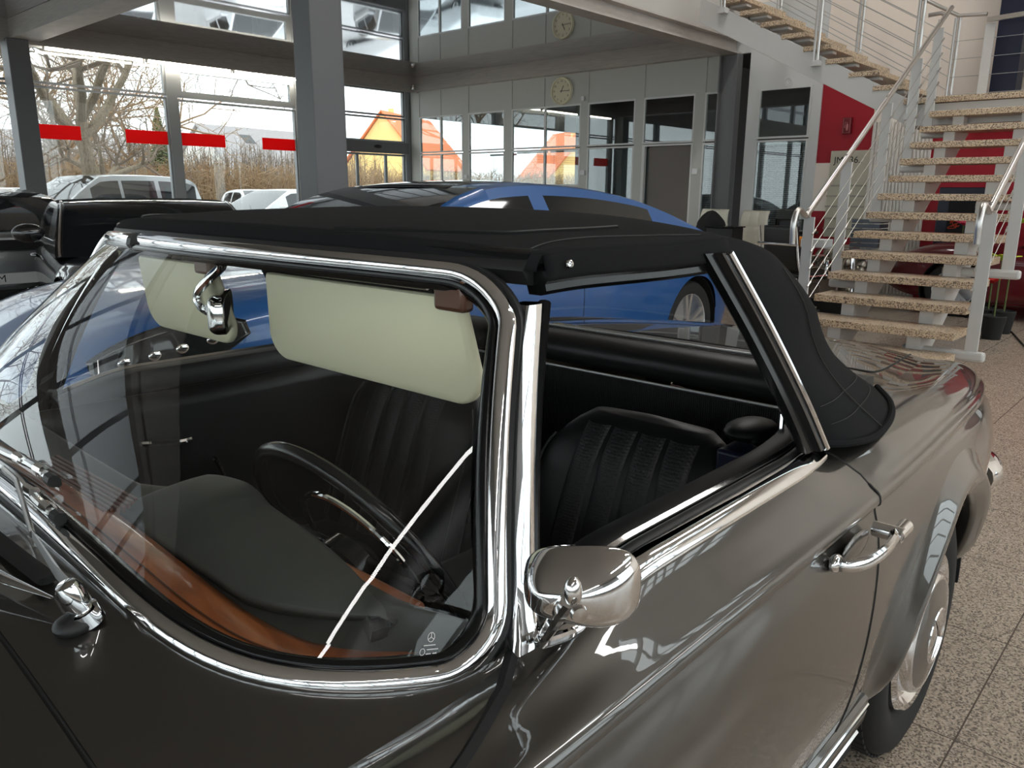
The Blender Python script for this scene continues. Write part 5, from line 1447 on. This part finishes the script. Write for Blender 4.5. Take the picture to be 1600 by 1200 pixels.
# ---- door handles
for sg in (1, -1):
    f0 = Vector((.800, sg*.868, .800)); r0 = Vector((.640, sg*.868, .806))
    h = MB().tube(catmull([f0, f0+Vector((-.002, sg*.018, .001)), f0+Vector((-.03, sg*.034, .002)), f0+Vector((-.08, sg*.042, .004)), f0+Vector((-.13, sg*.040, .006)), r0+Vector((.004, sg*.034, 0))], 6), [.0085]*5+[.0075]*21+[.0085]*5, 10, flat=1.35, up=(0, 0, 1)).build('door_handle', M['chrome'], K)
    MB().ell(f0+Vector((0, -sg*.001, 0)), (.018, .010, .014), 16, 10).build('handle_base', M['chrome'], h)
    MB().tube([r0+Vector((0, 0, 0)), r0+Vector((0, sg*.046, 0))], [.013, .013], 14).build('lock_barrel', M['chrome'], h)
    MB().tube([r0+Vector((.006, sg*.038, 0)), r0+Vector((-.040, sg*.038, .002))], [.012, .0125], 14).build('push_button', M['chrome'], h)
    MB().ell((.72, sg*.868, .800), (.06, .006, .022), 20, 10).build('handle_recess', M['paint_grey'], h)
# ---- door mirror
bp = hit(884, 985, 2, .874)
mb = MB().ell(bp+Vector((0, .0, .004)), (.034, .018, .010), 20, 10, Matrix.Rotation(R(-8), 3, 'Z')).build('mirror_base', M['chrome'], K)
MB().ell(bp+Vector((0, .0, -.001)), (.037, .021, .010), 20, 10, Matrix.Rotation(R(-8), 3, 'Z')).build('base_gasket', M['rubber'], mb)
hd = hit(908, 910, 1, .925)
axm = Vector((-.88, -.46, .06)).normalized(); uu = Vector((0, 0, 1)); vv = axm.cross(uu).normalized(); uu = vv.cross(axm)
MR = Matrix((axm, vv, uu)).transposed()
def mshell(u, v):
    a = 2*PI*u; k = v
    prof = interp([(0, -.042, .02), (.15, -.040, .32), (.35, -.031, .64), (.6, -.016, .87), (.8, -.003, .97), (.92, .005, 1.0), (1, .008, .985)], k)
    e = .62
    ca, sa = math.cos(a), math.sin(a)
    y = math.copysign(abs(ca)**e, ca)*.043*prof[1]; z = math.copysign(abs(sa)**e, sa)*.032*prof[1]*lerp(.66, 1.0, (y/.043+1)/2)
    y -= (1-prof[1])*.014; z += (1-prof[1])*.006
    return hd+MR @ Vector((prof[0], y, z))
mh = MB().grid(mshell, 40, 24, cu=True).build('door_mirror', M['chrome'], K, ang=180)
MB().grid(lambda u, v: hd+MR @ Vector((.004, math.cos(2*PI*u)*.035*v, math.sin(2*PI*u)*.021*v)), 36, 6, cu=True).build('mirror_glass', M['chrome'], mh)
jn = hit(895, 925, 1, .955)
MB().tube(catmull([bp+Vector((.004, .012, .004)), hit(846, 1004, 1, bp.y+.035), hit(854, 990, 1, bp.y+.055), hit(872, 962, 1, .925), jn+Vector((.003, .0, -.004))], 6), .0062, 10).build('mirror_arm', M['chrome'], mh)
cl = MB().ell(jn, (.007, .006, .011), 14, 10)
cl.build('mirror_clamp', M['chrome_soft'], mh)
MB().lathe([(.001, .004), (.0055, .0035), (.006, 0)], jn+Vector((.004, .008, -.010)), (.5, .8, -.1), 14).build('clamp_screw', M['chrome_soft'], mh)
# ================================================================== cabin
MB().box(.10, 1.60, -.68, .68, .22, .26).build('cabin_floor', M['carpet'], K, smooth=False)
MB().box(1.46, 1.50, -.62, .62, .24, .80).build('firewall', M['dark'], K, smooth=False)
MB().prism([(.12, -.13, .26), (.12, .13, .26), (.12, .10, .46), (.12, -.10, .46)], (1.4, 0, 0)).build('transmission_tunnel', M['carpet'], K, smooth=False, bevel=.03)
# rear bulkhead: ribbed carpet, strip, padded roll, deck strip
MB().grid(lambda u, v: Vector((.168+.02*v, lerp(-.69, .69, u), lerp(.845, .26, v))), 20, 8).build('rear_bulkhead', M['rib_carpet'], K, solid=.02)
MB().tube([(.176, -.68, .848), (.176, .62, .848)], .0045, 8).build('bulkhead_strip', M['strip_metal'], K)
MB().rings([[Vector((.10+a, y, .90+b)) for a, b in ((.045, -.046), (.058, -.02), (.052, .012), (.030, .030), (-.01, .036), (-.05, .032), (-.05, -.04))] for y in [lerp(-.66, .66, k/20) for k in range(21)]], True, True).build('padded_roll', M['leather'], K, ang=60)
MB().tube([(.055, -.56, .941), (.055, .56, .941)], .0042, 8).build('deck_strip', M['strip_metal'], K)
MB().box(-.02, .052, -.54, .54, .905, .938).build('deck_rail', M['paint_grey'], K, bevel=.01)
for sg in (1, -1):
    MB().grid(lambda u, v: Vector((lerp(.56, .10, u), sg*(.69-.0*v), lerp(.90, .26, v))), 6, 6).build('rear_side_panel', M['leather'], K, solid=.02)
    # wheel house covers behind the seats
    MB().ell((.16, sg*.60, .66), (.22, .14, .20), 18, 12).build('wheelhouse_cover', M['leather'], K)
# seats
def seat(yc):
    def back(u, v):
        # closed ring round the backrest at height v
        z = .36+.505*v; w = .255*(1-.42*max(0, (v-.62)/.38)**3.2); d = .062*(1-.55*max(0, (v-.75)/.25)**2.2)
        xc_ = .70-.150*v-.03*v*v
        a = 2*PI*u; ca, sa = math.cos(a), math.sin(a); e = .55
        return Vector((xc_+math.copysign(abs(ca)**.8, ca)*d, yc+math.copysign(abs(sa)**e, sa)*w, z))
    vs = [0]+[k/22 for k in range(1, 23)]
    rs = [[back(k/48, v) for k in range(48)] for v in vs]
    lastc = sum(rs[-1], Vector())/48
    for s in (.8, .5, .15): rs.append([lastc+(p-lastc)*s+Vector((0, 0, .010*(1-s))) for p in rs[-1-0][:]] if s == .8 else [lastc+(p-lastc)*s+Vector((0, 0, .012*(1-s))) for p in rs[22]])
    bk = MB().rings(rs, True, True).build('seat_backrest', M['leather'], K, ang=180)
    pw = .31
    for k in range(4):
        def pl(u, v, k=k):
            vv_ = lerp(.06, .955, v); t = lerp(-pw/2+k*pw/4, -pw/2+(k+1)*pw/4, u)*(1-.12*vv_**3)
            z = .36+.505*vv_; d = .062*(1-.55*max(0, (vv_-.75)/.25)**2.2)
            return Vector((.70-.150*vv_-.03*vv_*vv_+d+.016*math.sin(PI*u)**.6-.010, yc+t, z+.004))
        MB().grid(pl, 10, 24).build('seat_pleat', M['leather_perf'], bk, ang=180)
    for s in (-1, 1):
        MB().tube([Vector((.70-.150*v-.03*v*v+.062*(1-.55*max(0, (v-.75)/.25)**2.2)*.55, yc+s*.250*(1-.42*max(0, (v-.62)/.38)**3.2), .36+.505*v)) for v in [k/24 for k in range(22)]], .004, 6).build('seat_piping', M['rubber'], bk)
    cu = MB()
    cu.grid(lambda u, v: Vector((lerp(.66, 1.16, u), yc+lerp(-.25, .25, v), .40+.035*math.sin(PI*v)**.4+.03*u-.06*max(0, u-.85)/.15)), 20, 20)
    cu.build('seat_cushion', M['leather'], K, ang=180, solid=.12)
seat(.36); seat(-.36)
def wz(uo): return .9035-.062*uo*uo
# dashboard
def dash(u, v):
    y = lerp(-.70, .70, u)
    xb_ = xbase(y*1.05)-.075; z0 = wz(min(1, abs(y)/.738))-.014
    xe = interp([(-.72, 1.46), (.02, 1.475), (.12, 1.43), (.60, 1.43), (.72, 1.40)], y)[0]
    xb_ = max(xb_, xe+.02)
    if v < .7: return Vector((lerp(xb_, xe, v/.7), y, z0+(.895-z0)*min(1, v/.6)**1.6))
    t = (v-.7)/.3; a = t*PI/2
    return Vector((xe-.018*math.sin(a), y, .895-.012*(1-math.cos(a))-.17*t*t))
MB().grid(dash, 44, 24).build('dashboard', M['pad_grey'], K, ang=60, solid=.01)
# wooden strip along the foot of the windscreen
def wband(u, v):
    t = 2*u-1; uo = t*.975; P = Sw(uo, 0); 
    inw = .022+.080*v*(1-.25*abs(t)**8)
    # move inwards along the curve normal in plan
    e = .01; a = Sw(min(.999, uo+e), 0)-Sw(max(-.999, uo-e), 0); nrm = Vector((-abs(a.y), a.x*(1 if a.y > 0 else -1), 0)).normalized()
    q = Vector((P.x, P.y, 0))+nrm*inw
    return Vector((q.x, q.y, wz(uo)+.006*math.sin(PI*v)))
wd = MB().grid(wband, 90, 8).build('dash_wood_strip', M['wood'], K, ang=60, solid=.008)
MB().tube([wband(k/80, .46)+Vector((0, 0, .001)) for k in range(3, 78)], .0012, 5).build('wood_joint', M['wood_dark'], wd)
# instrument hood
def hood(u, v):
    y = lerp(.095, .630, u); e = math.sin(PI*min(1, max(0, u)))**.30
    xf_ = lerp(1.545, 1.455, max(0, (u-.66)/.34)**1.6) if u > .66 else 1.545
    xe = interp([(.09, 1.395), (.22, 1.392), (.34, 1.402), (.50, 1.425), (.60, 1.45), (.65, 1.47)], y)[0]
    x = lerp(xf_, xe, v)
    h = interp([(.09, .030), (.14, .042), (.235, .044), (.275, .038), (.31, .0275), (.36, .026), (.47, .026), (.56, .020), (.65, .004)], y)[0]
    z = .893+h*math.sin(PI*.5*min(1, v/.78))**.9*e
    if v > .9: z -= .035*((v-.9)/.1)**2
    return Vector((x, y, z if 0 < u < 1 else .885))
ih = MB().grid(hood, 40, 26).build('instrument_hood', M['pad_grey'], K, ang=180, solid=.02)
MB().box(1.40, 1.43, .12, .62, .70, .885).build('instrument_panel', M['wood'], K, smooth=False, bevel=.006)
for yy, rr in ((.24, .055), (.36, .05), (.48, .055)):
    MB().lathe([(.001, .004), (rr, .004), (rr+.006, .010), (rr+.008, 0)], (1.40, yy, .80), (-1, 0, 0), 28).build('gauge', M['rubber_gloss'], K)
# speaker grille in the middle of the strip
gp = [hit(u, v, 2, .899) for u, v in ((92, 716), (58, 744), (160, 806), (216, 784))]
t = MB(); 
gA, gB, gC, gD = gp
rec = MB().prism([p+Vector((0, 0, -.0035)) for p in gp], (0, 0, .001)).build('grille_recess', M['dark'], wd, smooth=False)
fr_ = MB()
for k in range(7):
    f = (k+.5)/7; a = gA.lerp(gB, f); b_ = gD.lerp(gC, f); f1 = math.sin(PI*f)*.012
    dirn = (b_-a).normalized()
    fr_.bar(a-dirn*f1*1.5+Vector((0, 0, .002)), b_+dirn*f1+Vector((0, 0, .002)), .0055, .011, (0, 0, 1))
fr_.build('grille_slats', M['wood_dark'], wd, smooth=False, bevel=.0015)
MB().tube([gA, gD], .004, 6).tube([gB, gC], .004, 6).tube([gD, gC], .004, 6).tube([gA, gB], .004, 6).build('grille_frame', M['wood'], wd)
# steering wheel
SWC = Vector((1.30, .36, .82)); tl = R(28); an = Vector((-math.cos(tl), 0, math.sin(tl))); s1 = Vector((0, 1, 0)); s2 = an.cross(s1).normalized()
if s2.z < 0: s2 = -s2
def wpt(a, r, h=0): return SWC+s1*math.cos(a)*r+s2*math.sin(a)*r+an*h
sw = MB().tube([wpt(2*PI*k/72, .205) for k in range(72)], .0115, 14, closed=True).build('steering_wheel', M['rubber_gloss'], K)
MB().tube([wpt(2*PI*k/48, .118, .004) for k in range(48)], .0045, 8, closed=True).build('horn_ring', M['chrome'], sw)
sp = MB()
for s in (0, PI): sp.rings([[wpt(s, r, h)+s2*w for w, h in ((-wd_, -.016), (wd_, -.016), (wd_, -.004), (-wd_, -.004))] for r, wd_ in ((.03, .028), (.10, .02), (.20, .014))], True, True)
sp.build('spokes', M['rubber_gloss'], sw, smooth=False, bevel=.003)
MB().lathe([(.001, .012), (.03, .010), (.05, -.004), (.055, -.03)], SWC, an, 28).build('wheel_hub', M['rubber_gloss'], sw)
MB().tube([SWC-an*.02, SWC-an*.20], [.04, .045], 16).build('steering_column', M['rubber'], K)
stk = SWC-an*.06
MB().tube(catmull([stk+s1*.03, stk+s1*.10+s2*.01, stk+s1*.17+s2*.03], 5), [.006]*11, 8).build('signal_stalk', M['chrome'], K)
MB().tube(catmull([stk-s1*.03+s2*.02, stk-s1*.10+s2*.05, stk-s1*.16+s2*.055], 5), [.008]*5+[.006]*6, 8).build('stalk', M['rubber_gloss'], K)
MB().tube([(1.02, .02, .40), (1.10, .03, .62)], .008, 8).ell((1.105, .03, .645), (.022, .02, .028), 12, 8).build('gear_lever', M['rubber_gloss'], K)
# sun visors
def visor(y0, y1, cut, nm_y):
    def ol(y0, y1, z0, z1, r, n=8):
        L = []
        for cx, cz_, a0 in ((y1-r, z1-r*.4, 0), (y0+r*.6, z1-r*.4, PI/2), (y0+r, z0+r, PI), (y1-r, z0+r, 1.5*PI)):
            ry = r if cz_ < (z0+z1)/2 else r*.4
            for i in range(n+1):
                a = a0+PI/2*i/n; L.append((cx+ry*math.cos(a)*(1 if cx > (y0+y1)/2 or cz_ < (z0+z1)/2 else .6), cz_+ry*math.sin(a)))
        return L
    L = ol(y0, y1, 1.058, 1.212, .045)
    vs0 = [Vector((1.212+(z-1.06)*.28, y+(z-1.058)/.154*.042, z)) for y, z in L]
    b = MB(); c0 = sum(vs0, Vector())/len(vs0)
    rs = [[c0+(p-c0)*.97+Vector((.0075, 0, 0)) for p in vs0], [p+Vector((.003, 0, 0)) for p in vs0], [p-Vector((.004, 0, 0)) for p in vs0], [c0+(p-c0)*.97-Vector((.009, 0, 0)) for p in vs0]]
    b.rings(rs, True, True)
    o = b.build('sun_visor', M['cream'], K, ang=60)
    MB().tube([(1.268, y0+.02, 1.222), (1.262, y1-.05, 1.222)], .005, 8).build('visor_rod', M['chrome'], o)
    MB().box(1.25, 1.272, y1-.03, y1+.025, 1.195, 1.235).build('visor_bracket', M['wood_dark'], o, bevel=.006)
visor(.014, .525, 0, 0); visor(-.465, -.115, 0, 0)
# inside mirror
X0 = 1.275
mp_ = [hit(u, v, 0, X0) for u, v in ((348, 412), (330, 432), (312, 452), (309, 468), (318, 482), (330, 488))]
im = MB().tube(catmull([Vector((1.295, mp_[0].y+.01, 1.235))]+mp_, 5), .0085, 10, flat=1.5).build('mirror_stem', M['chrome'], K)
c = hit(347, 486, 0, X0-.015)
MBx = Matrix.Rotation(R(-34), 3, 'Z')
def imr(u, v):
    a = 2*PI*u; e = .45; ca, sa = math.cos(a), math.sin(a)
    k = interp([(0, -.020, .05), (.12, -.019, .62), (.3, -.014, .88), (.5, -.004, 1.0), (.8, .010, 1.0), (1, .012, .93)], v)
    return c+MBx @ Vector((-k[0], math.copysign(abs(ca)**e, ca)*.078*k[1], math.copysign(abs(sa)**e, sa)*.035*k[1]))
MB().grid(imr, 36, 14, cu=True).build('inside_mirror', M['chrome'], im, ang=60)
MB().grid(lambda u, v: c+MBx @ Vector((-.010, math.cos(2*PI*u)*.068*v, math.sin(2*PI*u)*.028*v)), 24, 3, cu=True).build('mirror_face', M['chrome'], im)
# roof latch hardware at the rear of the side window
lp = hit(1190, 690, 1, .62)
MB().box(lp.x-.06, lp.x+.05, .55, .69, .80, .86).build('latch_box', M['navy_steel'], K, bevel=.008)  # navy colour stands in for blue reflected in the latch
MB().bar((lp.x-.05, .56, .865), (lp.x+.06, .70, .872), .03, .010).build('latch_plate', M['chrome'], K, bevel=.003)
MB().tube([(lp.x+.01, .66, .87), (lp.x+.0, .655, .94)], .006, 8).build('latch_lever', M['chrome'], K)
MB().ell((lp.x-.04, .58, .885), (.07, .05, .022), 14, 10).build('latch_cover', M['leather'], K)
# ================================================================== light
w = bpy.data.worlds.new('sky'); SC.world = w; w.use_nodes = True
nt = w.node_tree; bg = nt.nodes['Background']
tc = nt.nodes.new('ShaderNodeTexCoord'); sx_ = nt.nodes.new('ShaderNodeSeparateXYZ'); nt.links.new(tc.outputs['Generated'], sx_.inputs[0])
rp_ = nt.nodes.new('ShaderNodeValToRGB'); e = rp_.color_ramp.elements
e[0].position = .0; e[0].color = (.80, .84, .88, 1); e[1].position = .6; e[1].color = (.92, .96, 1.0, 1)
nt.links.new(sx_.outputs[2], rp_.inputs[0]); nt.links.new(rp_.outputs[0], bg.inputs['Color']); bg.inputs['Strength'].default_value = 3.2
# ceiling luminaires of the hall: long light bands
def hall_lamp(x0, x1, y, z, lab, wd_=.30):
    t = thing('hall_lamp', lab, 'lamp', ((x0+x1)/2, y, z), 0, 'hall ceiling light bands')
    MB().box(x0, x1, y-wd_/2-.02, y+wd_/2+.02, z+.03, z+.09).build('housing', M['frame_white'], t, smooth=False)
    MB().box(x0+.02, x1-.02, y-wd_/2, y+wd_/2, z, z+.03).build('diffuser', M['lamp_hall'], t, smooth=False)
for x, y, l in ((2.6, 6.55, 'nearest the viewer'), (-8.6, 5.85, 'at the far right'), (-8.2, -3.2, 'above the stairs'), (-8.2, 1.2, 'between stairs and far right'), (-3.9, 3.4, 'over the middle')):
    hall_lamp(x, x+(7.8 if x > 2 else 3.6), y, 6.6, 'ceiling light band of the hall above the picture, '+l)
for k, x in enumerate((-12.6,)):
    hall_lamp(x-.9, x+.9, -8.0, 3.25, 'added ceiling light that brightens the office behind the partition', .25)  # added lamp, put in only to brighten the office rooms
SC.view_settings.view_transform = 'Standard'; SC.view_settings.look = 'None'; SC.view_settings.gamma = 1; SC.view_settings.exposure = 0.0; SC.view_settings.use_curve_mapping = False
SC.cycles.max_bounces = 10; SC.cycles.transparent_max_bounces = 24; SC.cycles.caustics_reflective = False; SC.cycles.caustics_refractive = False
SC.cycles.sample_clamp_indirect = 6
SC.cycles.use_denoising = True
